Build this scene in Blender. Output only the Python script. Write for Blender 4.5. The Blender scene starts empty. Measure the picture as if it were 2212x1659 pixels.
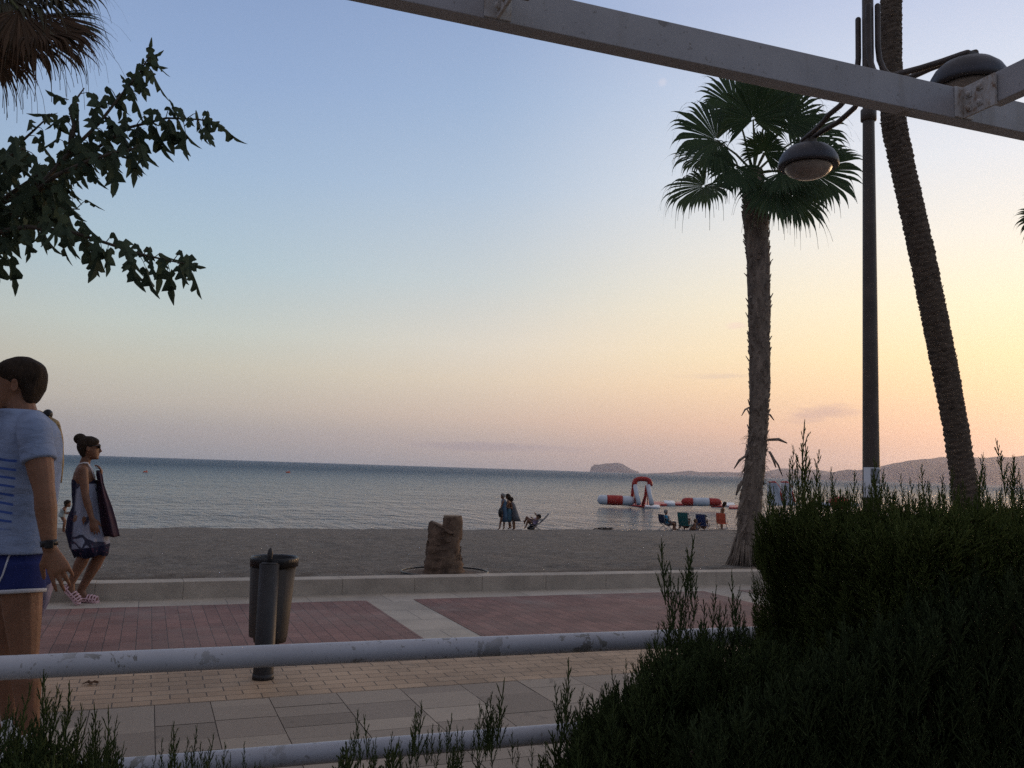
import bpy, bmesh, math, random
import numpy as np
from mathutils import Vector, Matrix, noise

SC = bpy.context.scene
COL = SC.collection
rnd = random.Random(7)
nrng = np.random.default_rng(11)
R = math.radians

# ------------------------------------------------------------------ camera
# photograph measured in a 2212 x 1659 pixel frame; focal length 1878 of those pixels
F, CX, CY = 1878.0, 1106.0, 829.5
EYE = Vector((0, 0, 1.4))
YAW, PITCH, ROLL = R(22.4), R(5.55), R(1.86)
fh = Vector((math.sin(YAW), math.cos(YAW), 0)); rh = Vector((math.cos(YAW), -math.sin(YAW), 0)); Z = Vector((0, 0, 1))
FWD = fh * math.cos(PITCH) + Z * math.sin(PITCH)
u0 = -fh * math.sin(PITCH) + Z * math.cos(PITCH)
RIGHT = rh * math.cos(ROLL) + u0 * math.sin(ROLL)
UP = -rh * math.sin(ROLL) + u0 * math.cos(ROLL)
cd = bpy.data.cameras.new('camera')
cam = bpy.data.objects.new('camera', cd); COL.objects.link(cam)
m3 = Matrix((RIGHT, UP, -FWD)).transposed()
cam.matrix_world = Matrix.Translation(EYE) @ m3.to_4x4()
cd.sensor_fit = 'HORIZONTAL'; cd.sensor_width = 36; cd.lens = 36 * F / 2212
cd.clip_start = 0.05; cd.clip_end = 30000
SC.camera = cam

def ray(px, py): return FWD * F + RIGHT * (px - CX) + UP * (CY - py)
def at_y(px, py, Y): d = ray(px, py); return EYE + d * (Y / d.y)
def at_d(px, py, dep): d = ray(px, py); return EYE + d * (dep / d.dot(fh))     # dep: horizontal distance along the view
def on_z(px, py, z): d = ray(px, py); return EYE + d * ((z - EYE.z) / d.z)

def lin(c):
    c = c / 255.0
    return c / 12.92 if c <= 0.04045 else ((c + 0.055) / 1.055) ** 2.4
def srgb(r, g, b): return (lin(r), lin(g), lin(b), 1)

# ------------------------------------------------------------------ sky, sun, exposure
SUN_AZ, SUN_EL = YAW + R(43), R(3.2)          # azimuth from +Y towards +X
sdir = Vector((math.sin(SUN_AZ) * math.cos(SUN_EL), math.cos(SUN_AZ) * math.cos(SUN_EL), math.sin(SUN_EL)))
W = bpy.data.worlds.new('World'); SC.world = W; W.use_nodes = True
nt = W.node_tree; nt.nodes.clear()

class NB:
    """small node-building helper"""
    def __init__(s, tree): s.t = tree
    def n(s, typ, **kw):
        o = s.t.nodes.new(typ)
        for k, v in kw.items(): setattr(o, k, v)
        return o
    def link(s, a, b): s.t.links.new(a, b)
    def put(s, sock, v):
        if hasattr(v, 'links') or isinstance(v, bpy.types.NodeSocket): s.link(v, sock)
        else: sock.default_value = v
    def m(s, op, a, b=None, c=None, clamp=False):
        o = s.n('ShaderNodeMath', operation=op, use_clamp=clamp)
        s.put(o.inputs[0], a)
        if b is not None: s.put(o.inputs[1], b)
        if c is not None: s.put(o.inputs[2], c)
        return o.outputs[0]
    def vm(s, op, a, b=None):
        o = s.n('ShaderNodeVectorMath', operation=op)
        s.put(o.inputs[0], a)
        if b is not None: s.put(o.inputs[1], b)
        return o
    def ramp(s, fac, stops, interp='LINEAR'):
        o = s.n('ShaderNodeValToRGB'); cr = o.color_ramp; cr.interpolation = interp
        while len(cr.elements) > 1: cr.elements.remove(cr.elements[-1])
        cr.elements[0].position = stops[0][0]; cr.elements[0].color = stops[0][1]
        for p, c in stops[1:]:
            e = cr.elements.new(p); e.color = c
        s.put(o.inputs[0], fac); return o.outputs[0]
    def mix(s, fac, a, b, mode='MIX'):
        o = s.n('ShaderNodeMix', data_type='RGBA', blend_type=mode)
        s.put(o.inputs[0], fac); s.put(o.inputs[6], a); s.put(o.inputs[7], b); return o.outputs[2]
    def step(s, v, lo, hi, smooth=True):
        o = s.n('ShaderNodeMapRange', interpolation_type='SMOOTHSTEP' if smooth else 'LINEAR')
        s.put(o.inputs[0], v); o.inputs[1].default_value = lo; o.inputs[2].default_value = hi
        return o.outputs[0]
    def noise(s, vec, scale, detail=4, rough=0.55, dist=0.0):
        o = s.n('ShaderNodeTexNoise'); s.put(o.inputs['Vector'], vec)
        o.inputs['Scale'].default_value = scale; o.inputs['Detail'].default_value = detail
        o.inputs['Roughness'].default_value = rough; o.inputs['Distortion'].default_value = dist
        return o.outputs[0]
    def sep(s, v): o = s.n('ShaderNodeSeparateXYZ'); s.put(o.inputs[0], v); return o.outputs
    def comb(s, x, y, z):
        o = s.n('ShaderNodeCombineXYZ')
        for i, v in enumerate((x, y, z)): s.put(o.inputs[i], v)
        return o.outputs[0]

b = NB(nt)
gen = b.n('ShaderNodeTexCoord').outputs['Generated']
dirn = b.vm('NORMALIZE', gen).outputs[0]
dx, dy, dz = b.sep(dirn)
hl = b.m('MAXIMUM', b.m('SQRT', b.m('ADD', b.m('MULTIPLY', dx, dx), b.m('MULTIPLY', dy, dy))), 1e-4)
cosaz = b.m('DIVIDE', b.m('ADD', b.m('MULTIPLY', dx, math.sin(SUN_AZ)), b.m('MULTIPLY', dy, math.cos(SUN_AZ))), hl)
pos = b.m('MULTIPLY', dz, 2.0, clamp=True)      # 0 at the horizon, 1 at thirty degrees up
SKY_BACK = [(0, srgb(86, 82, 88)), (.1, srgb(106, 102, 110)), (.3, srgb(120, 122, 138)), (.7, srgb(124, 132, 156)), (1, srgb(130, 140, 172))]
SKY_L = [(0, srgb(152, 153, 160)), (.05, srgb(172, 164, 161)), (.12, srgb(192, 182, 168)), (.2, srgb(197, 193, 176)), (.28, srgb(191, 199, 191)),
         (.42, srgb(168, 192, 204)), (.62, srgb(146, 175, 207)), (.8, srgb(130, 159, 202)), (.96, srgb(120, 148, 193))]
SKY_C = [(0, srgb(162, 154, 158)), (.05, srgb(189, 168, 160)), (.11, srgb(214, 183, 163)), (.2, srgb(228, 205, 178)), (.28, srgb(227, 213, 195)),
         (.42, srgb(204, 208, 206)), (.62, srgb(173, 192, 213)), (.8, srgb(150, 176, 209)), (.96, srgb(135, 160, 201))]
SKY_R = [(0, srgb(176, 147, 143)), (.05, srgb(200, 158, 145)), (.1, srgb(232, 177, 145)), (.19, srgb(252, 206, 151)), (.26, srgb(254, 223, 165)), (.37, srgb(253, 235, 195)),
         (.5, srgb(244, 236, 221)), (.65, srgb(227, 229, 234)), (.82, srgb(204, 213, 232)), (.96, srgb(182, 194, 224))]
col = b.mix(b.step(cosaz, -.35, .42), b.ramp(pos, SKY_BACK), b.ramp(pos, SKY_L))
col = b.mix(b.step(cosaz, .40, .86), col, b.ramp(pos, SKY_C))
col = b.mix(b.step(cosaz, .68, 1.0), col, b.ramp(pos, SKY_R))
zen = b.step(dz, .5, .95)
col = b.mix(zen, col, srgb(158, 152, 156))
# faint wisps of cloud, placed by direction in the sky
def wisp(col, px, py, w, h, color, amount, nscale, tilt=0.0):
    d0 = ray(px, py).normalized(); r0 = RIGHT * math.cos(tilt) - UP * math.sin(tilt); up0 = UP * math.cos(tilt) + RIGHT * math.sin(tilt)
    a = b.m('DIVIDE', b.vm('DOT_PRODUCT', b.vm('SUBTRACT', dirn, tuple(d0)).outputs[0], tuple(r0)).outputs['Value'], w / F)
    c = b.m('DIVIDE', b.vm('DOT_PRODUCT', b.vm('SUBTRACT', dirn, tuple(d0)).outputs[0], tuple(up0)).outputs['Value'], h / F)
    q = b.m('ADD', b.m('MULTIPLY', a, a), b.m('MULTIPLY', c, c))
    if nscale:
        nz = b.noise(b.vm('MULTIPLY', dirn, (1, 1, 5)).outputs[0], nscale, 4)
        q = b.m('ADD', q, b.m('MULTIPLY', b.m('SUBTRACT', nz, .5), 2.4))
    f = b.m('MULTIPLY', b.step(q, 1.25, -.2), amount)
    front = b.m('GREATER_THAN', b.vm('DOT_PRODUCT', dirn, tuple(d0)).outputs['Value'], .8)
    return b.mix(b.m('MULTIPLY', f, front), col, color)
col = wisp(col, 1778, 890, 72, 17, srgb(196, 160, 152), .75, 26, -.08)
col = wisp(col, 1740, 905, 45, 12, srgb(198, 160, 152), .5, 30, -.05)
col = wisp(col, 1080, 966, 190, 11, srgb(150, 138, 152), .6, 12, .03)
col = wisp(col, 1590, 704, 22, 8, srgb(240, 205, 190), .5, 40)
col = wisp(col, 1550, 812, 90, 7, srgb(205, 180, 170), .35, 25)
col = wisp(col, 1431, 178, 10, 9, srgb(214, 210, 222), .45, 0)
hs_ = b.n('ShaderNodeHueSaturation'); hs_.inputs['Saturation'].default_value = .89; hs_.inputs['Value'].default_value = 1.0; b.link(col, hs_.inputs['Color'])
bg = b.n('ShaderNodeBackground'); b.link(hs_.outputs[0], bg.inputs[0]); bg.inputs[1].default_value = 0.98
nish = b.n('ShaderNodeTexSky', sky_type='NISHITA'); nish.sun_disc = False
nish.sun_elevation = SUN_EL; nish.sun_rotation = SUN_AZ
bg2 = b.n('ShaderNodeBackground'); b.link(nish.outputs[0], bg2.inputs[0]); bg2.inputs[1].default_value = 0.012
add = b.n('ShaderNodeAddShader'); b.link(bg.outputs[0], add.inputs[0]); b.link(bg2.outputs[0], add.inputs[1])
wo = b.n('ShaderNodeOutputWorld'); b.link(add.outputs[0], wo.inputs[0])

sl = bpy.data.lights.new('sun', 'SUN'); sl.energy = 1.2; sl.angle = R(10); sl.color = (1, .62, .34)
so = bpy.data.objects.new('sun', sl); COL.objects.link(so)
so.rotation_euler = sdir.to_track_quat('Z', 'Y').to_euler(); so.location = (20, 10, 30)
SC.view_settings.view_transform = 'Standard'; SC.view_settings.look = 'None'
SC.view_settings.exposure = 0.10; SC.view_settings.gamma = 1.0
SC.view_settings.use_curve_mapping = False
try:
    SC.cycles.use_denoising = False
    SC.cycles.max_bounces = 6; SC.cycles.diffuse_bounces = 3; SC.cycles.volume_bounces = 1; SC.cycles.transparent_max_bounces = 8
except Exception: pass

# ------------------------------------------------------------------ mesh helpers
class MB:
    def __init__(s): s.v = []; s.f = []; s.mi = []
    def add(s, vs, fs, mi=0):
        k = len(s.v); s.v += [tuple(v) for v in vs]
        s.f += [tuple(i + k for i in f) for f in fs]; s.mi += [mi] * len(fs)
    def loft(s, rings, mi=0, cap=True, closed=True):
        n = len(rings[0]); vs = [p for r in rings for p in r]; fs = []
        for i in range(len(rings) - 1):
            for j in range(n if closed else n - 1):
                a = i * n + j; c = i * n + (j + 1) % n
                fs.append((a, c, c + n, a + n))
        if cap and closed:
            fs.append(tuple(reversed(range(n)))); fs.append(tuple(range((len(rings) - 1) * n, len(rings) * n)))
        s.add(vs, fs, mi)
    def tube(s, pts, rad, n=8, mi=0, cap=True, round_ends=False, squash=None):
        pts = [Vector(p) for p in pts]
        if not hasattr(rad, '__len__'): rad = [rad] * len(pts)
        rad = list(rad)
        if round_ends:
            d0 = (pts[0] - pts[1]).normalized(); d1 = (pts[-1] - pts[-2]).normalized()
            r0, r1 = rad[0], rad[-1]
            pre = [(pts[0] + d0 * r0 * q, r0 * math.sqrt(max(0, 1 - q * q))) for q in (.97, .8, .45)]
            post = [(pts[-1] + d1 * r1 * q, r1 * math.sqrt(max(0, 1 - q * q))) for q in (.45, .8, .97)]
            pts = [p for p, _ in pre] + pts + [p for p, _ in post]
            rad = [q for _, q in pre] + rad + [q for _, q in post]
        rings = []; t0 = (pts[1] - pts[0]).normalized()
        ref = Vector((0, 0, 1)) if abs(t0.z) < .9 else Vector((1, 0, 0))
        nx = t0.cross(ref).normalized()
        for i, p in enumerate(pts):
            t = (pts[min(i + 1, len(pts) - 1)] - pts[max(i - 1, 0)])
            t = t.normalized() if t.length > 1e-9 else t0
            nx = (nx - t * nx.dot(t)); nx = nx.normalized() if nx.length > 1e-6 else t.orthogonal().normalized()
            ny = t.cross(nx)
            rings.append([p + (nx * math.cos(2 * math.pi * k / n) + ny * math.sin(2 * math.pi * k / n)) * rad[i] for k in range(n)])
        s.loft(rings, mi, cap)
    def box(s, c, size, rot=None, mi=0, bev=0.0):
        hx, hy, hz = (q / 2 for q in size); c = Vector(c)
        if bev <= 0:
            vs = [Vector((x, y, z)) for x in (-hx, hx) for y in (-hy, hy) for z in (-hz, hz)]
            fs = [(0, 1, 3, 2), (4, 6, 7, 5), (0, 4, 5, 1), (2, 3, 7, 6), (0, 2, 6, 4), (1, 5, 7, 3)]
        else:
            bm = bmesh.new(); bmesh.ops.create_cube(bm, size=1)
            for v in bm.verts: v.co = Vector((v.co.x * size[0], v.co.y * size[1], v.co.z * size[2]))
            bmesh.ops.bevel(bm, geom=bm.edges[:], offset=bev, segments=2, affect='EDGES', profile=.5)
            bm.verts.ensure_lookup_table(); vs = [v.co.copy() for v in bm.verts]
            fs = [tuple(v.index for v in f.verts) for f in bm.faces]; bm.free()
        if rot is not None: vs = [rot @ v for v in vs]
        s.add([v + c for v in vs], fs, mi)
    def ell(s, c, rx, ry, rz, axes=None, nu=14, nv=9, mi=0):
        c = Vector(c); A = axes or (Vector((1, 0, 0)), Vector((0, 1, 0)), Z); rings = []
        for i in range(nv):
            ph = -math.pi / 2 + math.pi * (i + .5) / nv
            rings.append([c + A[0] * rx * math.cos(ph) * math.cos(2 * math.pi * k / nu) + A[1] * ry * math.cos(ph) * math.sin(2 * math.pi * k / nu) + A[2] * rz * math.sin(ph) for k in range(nu)])
        s.loft(rings, mi)
    def mesh(s, name, smooth=False, origin=None):
        me = bpy.data.meshes.new(name)
        vs = s.v if origin is None else [(v[0] - origin[0], v[1] - origin[1], v[2] - origin[2]) for v in s.v]
        me.from_pydata(vs, [], s.f)
        if any(s.mi): me.polygons.foreach_set('material_index', s.mi)
        if smooth: me.polygons.foreach_set('use_smooth', [True] * len(me.polygons))
        me.update(); return me
    def build(s, name, mat, parent=None, smooth=False, origin=None):
        o_ = parent.location if (parent is not None and origin is None) else origin
        if o_ is not None: o_ = tuple(o_)
        me = s.mesh(name, smooth, o_)
        return link_mesh(name, me, mat, parent, o_)

def root_loc(p):
    v = Vector((0, 0, 0))
    while p is not None: v = v + p.location; p = p.parent
    return v
def link_mesh(name, me, mat, parent=None, origin=None):
    o = bpy.data.objects.new(name, me); COL.objects.link(o)
    for m_ in (mat if isinstance(mat, (list, tuple)) else [mat]):
        if m_ is not None: me.materials.append(m_)
    if parent is not None: o.parent = parent
    elif origin is not None: o.location = origin
    return o
def part(name, mb, mat, parent, smooth=False):
    """a child whose vertices were given in world space"""
    og = tuple(root_loc(parent))
    return link_mesh(name, mb.mesh(name, smooth, og), mat, parent)
def tag(o, label=None, cat=None, group=None, kind=None):
    if label: o['label'] = label
    if cat: o['category'] = cat
    if group: o['group'] = group
    if kind: o['kind'] = kind
    return o
def empty(name, loc, label, cat, group=None):
    o = bpy.data.objects.new(name, None); COL.objects.link(o); o.location = Vector(loc)
    o.empty_display_size = .1
    return tag(o, label, cat, group)
def fused(mb, voxel, smooth_it=4, name='mesh', origin=None):
    """voxel-fuse overlapping closed pieces into one continuous skin"""
    me = mb.mesh(name, True, origin); o = bpy.data.objects.new(name, me); COL.objects.link(o)
    r_ = o.modifiers.new('fuse', 'REMESH'); r_.mode = 'VOXEL'; r_.voxel_size = voxel; r_.use_smooth_shade = True
    if smooth_it:
        s_ = o.modifiers.new('soft', 'SMOOTH'); s_.factor = .5; s_.iterations = smooth_it
    dg = bpy.context.evaluated_depsgraph_get(); dg.update()
    out = bpy.data.meshes.new_from_object(o.evaluated_get(dg))
    bpy.data.objects.remove(o); bpy.data.meshes.remove(me)
    out.name = name; out.materials.clear()
    out.polygons.foreach_set('use_smooth', [True] * len(out.polygons))
    return out

# ------------------------------------------------------------------ materials
def mat(name, c, rough=.6, var=.25, scale=8, bump=0.0, bscale=40, metal=0.0, spec=.3, c2=None, coords='Object', stretch=None, transl=0.0):
    M = bpy.data.materials.new(name); M.use_nodes = True; t = M.node_tree; q = NB(t)
    bs = t.nodes['Principled BSDF']
    co = q.n('ShaderNodeTexCoord').outputs[coords]
    if stretch: co = q.vm('MULTIPLY', co, stretch).outputs[0]
    c = tuple(c)[:3]
    lo = tuple(x * (1 - var) for x in c) + (1,) if c2 is None else tuple(c2)[:3] + (1,)
    hi = tuple(min(1, x * (1 + var)) for x in c) + (1,) if c2 is None else c + (1,)
    col = q.ramp(q.noise(co, scale, 5, .6), [(.3, lo), (.7, hi)])
    q.link(col, bs.inputs['Base Color'])
    bs.inputs['Roughness'].default_value = rough; bs.inputs['Metallic'].default_value = metal
    bs.inputs['Specular IOR Level'].default_value = spec
    if bump:
        bn = q.n('ShaderNodeBump'); bn.inputs['Strength'].default_value = bump; bn.inputs['Distance'].default_value = .02
        q.link(q.noise(co, bscale, 6, .65), bn.inputs['Height']); q.link(bn.outputs[0], bs.inputs['Normal'])
    if transl:
        tr = q.n('ShaderNodeBsdfTranslucent'); q.link(col, tr.inputs[0])
        mx = q.n('ShaderNodeMixShader'); mx.inputs[0].default_value = transl
        q.link(bs.outputs[0], mx.inputs[1]); q.link(tr.outputs[0], mx.inputs[2])
        q.link(mx.outputs[0], t.nodes['Material Output'].inputs[0])
    return M
def leafmat(name, c1, c2, rough=.5, transl=.15, spec=.3):
    """foliage: tone varies leaf by leaf"""
    M = bpy.data.materials.new(name); M.use_nodes = True; t = M.node_tree; q = NB(t); bs = t.nodes['Principled BSDF']
    ri = q.n('ShaderNodeNewGeometry').outputs['Random Per Island']
    col = q.mix(ri, c1 + (1,), c2 + (1,)); q.link(col, bs.inputs['Base Color'])
    bs.inputs['Roughness'].default_value = rough; bs.inputs['Specular IOR Level'].default_value = spec
    tr = q.n('ShaderNodeBsdfTranslucent'); q.link(col, tr.inputs[0])
    mx = q.n('ShaderNodeMixShader'); mx.inputs[0].default_value = transl
    q.link(bs.outputs[0], mx.inputs[1]); q.link(tr.outputs[0], mx.inputs[2]); q.link(mx.outputs[0], t.nodes['Material Output'].inputs[0])
    return M

def brick_mat(name, bw, rh_, c1, c2, cm, mortar=.004, swap=False, rough=.7, off=.5, squash=1.0, bump=.35, dirt=.5, bias=0.0):
    M = bpy.data.materials.new(name); M.use_nodes = True; t = M.node_tree; q = NB(t); bs = t.nodes['Principled BSDF']
    co = q.n('ShaderNodeTexCoord').outputs['Object']; x, y, z = q.sep(co)
    wob = q.m('MULTIPLY', q.m('SUBTRACT', q.noise(co, 6, 2), .5), .008)
    v = q.comb(q.m('ADD', y if swap else x, wob), q.m('ADD', x if swap else y, wob), 0.0)
    br = q.n('ShaderNodeTexBrick'); q.link(v, br.inputs['Vector']); br.offset = off; br.squash = squash
    br.inputs['Scale'].default_value = 1; br.inputs['Brick Width'].default_value = bw; br.inputs['Row Height'].default_value = rh_
    br.inputs['Mortar Size'].default_value = mortar; br.inputs['Mortar Smooth'].default_value = .3; br.inputs['Bias'].default_value = bias
    br.inputs['Color1'].default_value = c1; br.inputs['Color2'].default_value = c2; br.inputs['Mortar'].default_value = cm
    d1 = q.noise(co, 1.3, 6, .65); d2 = q.noise(co, 30, 4, .6)
    dm = q.m('MULTIPLY', q.step(d1, .35, .7), q.m('ADD', .5, q.m('MULTIPLY', d2, .9)))
    tone = q.m('SUBTRACT', 1.12, q.m('MULTIPLY', dm, dirt))
    col = q.mix(1.0, br.outputs[0], q.comb(tone, tone, tone), 'MULTIPLY')
    # dark stains
    st = q.step(q.noise(co, 3.1, 3, .6), .66, .74)
    col = q.mix(q.m('MULTIPLY', st, .35), col, (.03, .028, .026, 1))
    # blown sand lying on the paving, thicker towards the beach
    y0 = q.sep(co)[1]; sd_ = q.m('MULTIPLY', q.step(q.noise(co, 1.1, 7, .72, .3), .44, .68), q.m('ADD', .12, q.m('MULTIPLY', q.step(y0, 6.5, 9.4), .5)))
    col = q.mix(q.m('MULTIPLY', sd_, q.m('ADD', .45, q.m('MULTIPLY', d2, .8))), col, (.27, .235, .20, 1))
    q.link(col, bs.inputs['Base Color']); bs.inputs['Roughness'].default_value = rough; bs.inputs['Specular IOR Level'].default_value = .25
    hgt = q.m('ADD', q.m('MULTIPLY', br.outputs[1], -1.0), q.m('MULTIPLY', d2, .25))
    bn = q.n('ShaderNodeBump'); bn.inputs['Strength'].default_value = bump; bn.inputs['Distance'].default_value = .006
    q.link(hgt, bn.inputs['Height']); q.link(bn.outputs[0], bs.inputs['Normal'])
    return M
# ================================================================== SETTING
def sheet(name, x0, x1, y0, y1, z, m_, nx=1, ny=1):
    mb = MB(); vs = []; fs = []
    for j in range(ny + 1):
        for i in range(nx + 1): vs.append((x0 + (x1 - x0) * i / nx, y0 + (y1 - y0) * j / ny, z))
    for j in range(ny):
        for i in range(nx): a = j * (nx + 1) + i; fs.append((a, a + 1, a + nx + 2, a + nx + 1))
    mb.add(vs, fs); o = mb.build(name, m_); return tag(o, kind='structure')

M_slab = brick_mat('slab stone', .62, .41, (.37, .305, .25, 1), (.27, .22, .18, 1), (.12, .10, .08, 1), .004, True, off=.37, squash=.8, dirt=.35)
M_tan = brick_mat('tan brick', .205, .105, (.46, .32, .205, 1), (.36, .245, .155, 1), (.10, .075, .055, 1), .0042, False, dirt=.4, bump=.6)
M_red = brick_mat('red brick', .215, .112, (.265, .135, .108, 1), (.19, .095, .077, 1), (.045, .03, .028, 1), .0032, True, dirt=.4)
M_band = brick_mat('pale slab', .8, .52, (.45, .39, .315, 1), (.38, .325, .26, 1), (.15, .14, .13, 1), .004, False, dirt=.3)
XA, XB = -26, 60
Y_slab, Y_red, Y_band, Y_kerb, Y_kback = 5.45, 6.42, 8.96, 9.43, 9.68
sheet('terrace_paving', XA, XB, -14, Y_slab, -.004, mat('grey grout', (.085, .07, .058), .95, .3, 9))
def slab_mat():
    M = bpy.data.materials.new('terrace slab'); M.use_nodes = True; t = M.node_tree; q = NB(t); bs = t.nodes['Principled BSDF']
    co = q.n('ShaderNodeTexCoord').outputs['Object']; ri = q.n('ShaderNodeNewGeometry').outputs['Random Per Island']
    col = q.ramp(ri, [(0, (.22, .178, .14, 1)), (.3, (.295, .24, .19, 1)), (.5, (.262, .215, .172, 1)), (.8, (.335, .275, .215, 1)), (1, (.42, .35, .275, 1))])
    d1 = q.noise(co, 1.6, 6, .65); d2 = q.noise(co, 26, 5, .65); tone = q.m('ADD', .72, q.m('ADD', q.m('MULTIPLY', d1, .32), q.m('MULTIPLY', d2, .26)))
    col = q.mix(1.0, col, q.comb(tone, tone, tone), 'MULTIPLY')
    st = q.m('MULTIPLY', q.step(q.noise(co, 4.5, 4, .6, .6), .62, .70), .4); col = q.mix(st, col, (.07, .058, .05, 1))
    q.link(col, bs.inputs['Base Color']); bs.inputs['Roughness'].default_value = .75; bs.inputs['Specular IOR Level'].default_value = .2
    bn = q.n('ShaderNodeBump'); bn.inputs['Strength'].default_value = .3; bn.inputs['Distance'].default_value = .004
    q.link(d2, bn.inputs['Height']); q.link(bn.outputs[0], bs.inputs['Normal']); return M
mbs_ = MB(); rs = random.Random(14); x_ = -6.0
while x_ < 14:
    w_ = rs.choice((.40, .33, .40, .30)); y_ = -2.0 - rs.random() * .4
    while y_ < Y_slab - .02:
        l_ = rs.choice((.20, .27, .33, .40, .20)); y1_ = y_ + l_; y1_ = Y_slab - .004 if Y_slab - y1_ < .13 else y1_; g_ = .0022; zz = rs.uniform(0, .0016)
        mbs_.add([(x_ + g_, y_ + g_, zz), (x_ + w_ - g_, y_ + g_, zz), (x_ + w_ - g_, y1_ - g_, zz), (x_ + g_, y1_ - g_, zz)], [(0, 1, 2, 3)]); y_ = y1_
    x_ += w_
tag(mbs_.build('terrace_slabs', slab_mat()), kind='structure')
sheet('brick_strip', XA, XB, Y_slab, Y_red, 0.0, M_tan)
sheet('promenade', XA, XB, Y_red, Y_kerb, 0.0, M_band)
# red brick fields between pale cross bands
def gx(px, Y):
    """X where the column px crosses the ground line Y"""
    lo, hi = 990, 3000
    for _ in range(50):
        mid = (lo + hi) / 2; p = on_z(px, mid, 0)
        if p.y > Y: lo = mid
        else: hi = mid
    return on_z(px, mid, 0).x
bx0 = gx(791, Y_band); bx1 = gx(893, Y_band); bw_ = bx1 - bx0
mbr = MB(); PITCH_X = gx(1520, Y_band) - bx0
for k in range(-7, 12):
    xa = bx1 + (k) * PITCH_X; xb = bx0 + (k + 1) * PITCH_X
    if xb < XA or xa > XB: continue
    mbr.add([(xa, Y_red, .004), (xb, Y_red, .004), (xb, Y_band, .004), (xa, Y_band, .004)], [(0, 1, 2, 3)])
tag(mbr.build('red_brick_paving', M_red), kind='structure')
# kerb of stone blocks
M_kerb = mat('kerb stone', (.40, .345, .28), .8, .22, 3, .25, 25)
mbk = MB(); xk = XA; rk = random.Random(3)
while xk < XB:
    L = .80; dzk = rk.uniform(-.002, .002)
    mbk.box((xk + L / 2, (Y_kerb + Y_kback) / 2 + rk.uniform(-.002, .002), .0825 - .15 + dzk), (L - .002, Y_kback - Y_kerb, .165 + .3), bev=.004)
    xk += L
tag(mbk.build('kerb', M_kerb), kind='structure')

# beach
YC, ZC, SEA_Z = 37.0, -1.37, -1.9
def beach_z(x, y):
    t = (y - Y_kback) / (YC - Y_kback)
    if t < 1: z = .09 + (ZC - .09) * (t ** 1.05)
    else: z = ZC - (y - YC) * .13 - max(0, y - YC - 1) * .06
    n_ = noise.noise(Vector((x * .35, y * .35, 0))) * .05 + noise.noise(Vector((x * 1.6, y * 1.6, 5))) * .035 + noise.noise(Vector((x * 2.6, y * 2.6, 8))) * .022 + noise.noise(Vector((x * .12, 0, 3))) * .05 * min(1, max(0, t))
    fade = min(1, max(0, (y - Y_kback - .1) / 1.2))
    return z + n_ * fade + (noise.noise(Vector((x * 1.1, y * 2, 9))) * .015 if fade < 1 else 0)
def sand_mat():
    M = bpy.data.materials.new('grey sand'); M.use_nodes = True; t = M.node_tree; q = NB(t); bs = t.nodes['Principled BSDF']
    co = q.n('ShaderNodeTexCoord').outputs['Object']
    a = q.noise(co, 2.2, 8, .7); c = q.noise(co, 38, 4, .7)
    c2_ = q.noise(q.vm('MULTIPLY', co, (1, .55, 1)).outputs[0], 7.5, 5, .75); f = q.m('ADD', q.m('MULTIPLY', a, .30), q.m('ADD', q.m('MULTIPLY', c, .33), q.m('MULTIPLY', c2_, .42)))
    col = q.ramp(f, [(.34, (.088, .079, .069, 1)), (.5, (.235, .21, .18, 1)), (.66, (.42, .375, .32, 1))])
    peb = q.n('ShaderNodeTexVoronoi'); q.link(co, peb.inputs['Vector']); peb.inputs['Scale'].default_value = 17
    pk = q.m('MULTIPLY', q.step(peb.outputs['Distance'], .22, .12), q.step(q.noise(co, 9, 2), .52, .62))
    col = q.mix(pk, col, q.mix(.8, peb.outputs['Color'], (.11, .10, .095, 1)))
    # brown litter close to the kerb
    y_ = q.sep(co)[1]; lm = q.m('MULTIPLY', q.step(y_, 12.2, 9.7), q.step(q.noise(co, 2.0, 5), .42, .6))
    col = q.mix(q.m('MULTIPLY', lm, .8), col, (.11, .075, .052, 1))
    wet = q.step(y_, 36.2, 39); col = q.mix(wet, col, (.06, .055, .05, 1))
    q.link(col, bs.inputs['Base Color']); bs.inputs['Roughness'].default_value = .95; bs.inputs['Specular IOR Level'].default_value = .15
    bn = q.n('ShaderNodeBump'); bn.inputs['Strength'].default_value = 1.0; bn.inputs['Distance'].default_value = .17
    q.link(q.m('ADD', q.m('ADD', q.m('MULTIPLY', q.noise(co, 3.2, 6, .75), .7), q.m('MULTIPLY', c2_, .8)), q.m('MULTIPLY', c, .35)), bn.inputs['Height']); q.link(bn.outputs[0], bs.inputs['Normal'])
    return M
M_sand = sand_mat()
mbs = MB(); ys = list(np.concatenate([np.arange(Y_kback, 14, .22), np.arange(14, 34, .3), np.arange(34, 47.1, .25)]))
xs = list(np.concatenate([np.arange(-60, -14, 2.0), np.arange(-14, 44, .25), np.arange(44, 140, 3.0)]))
vs = [(x, y, beach_z(x, y)) for y in ys for x in xs]; nx_ = len(xs)
fs = [(j * nx_ + i, j * nx_ + i + 1, (j + 1) * nx_ + i + 1, (j + 1) * nx_ + i) for j in range(len(ys) - 1) for i in range(nx_ - 1)]
mbs.add(vs, fs); tag(mbs.build('beach', M_sand, smooth=True), kind='structure')

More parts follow.
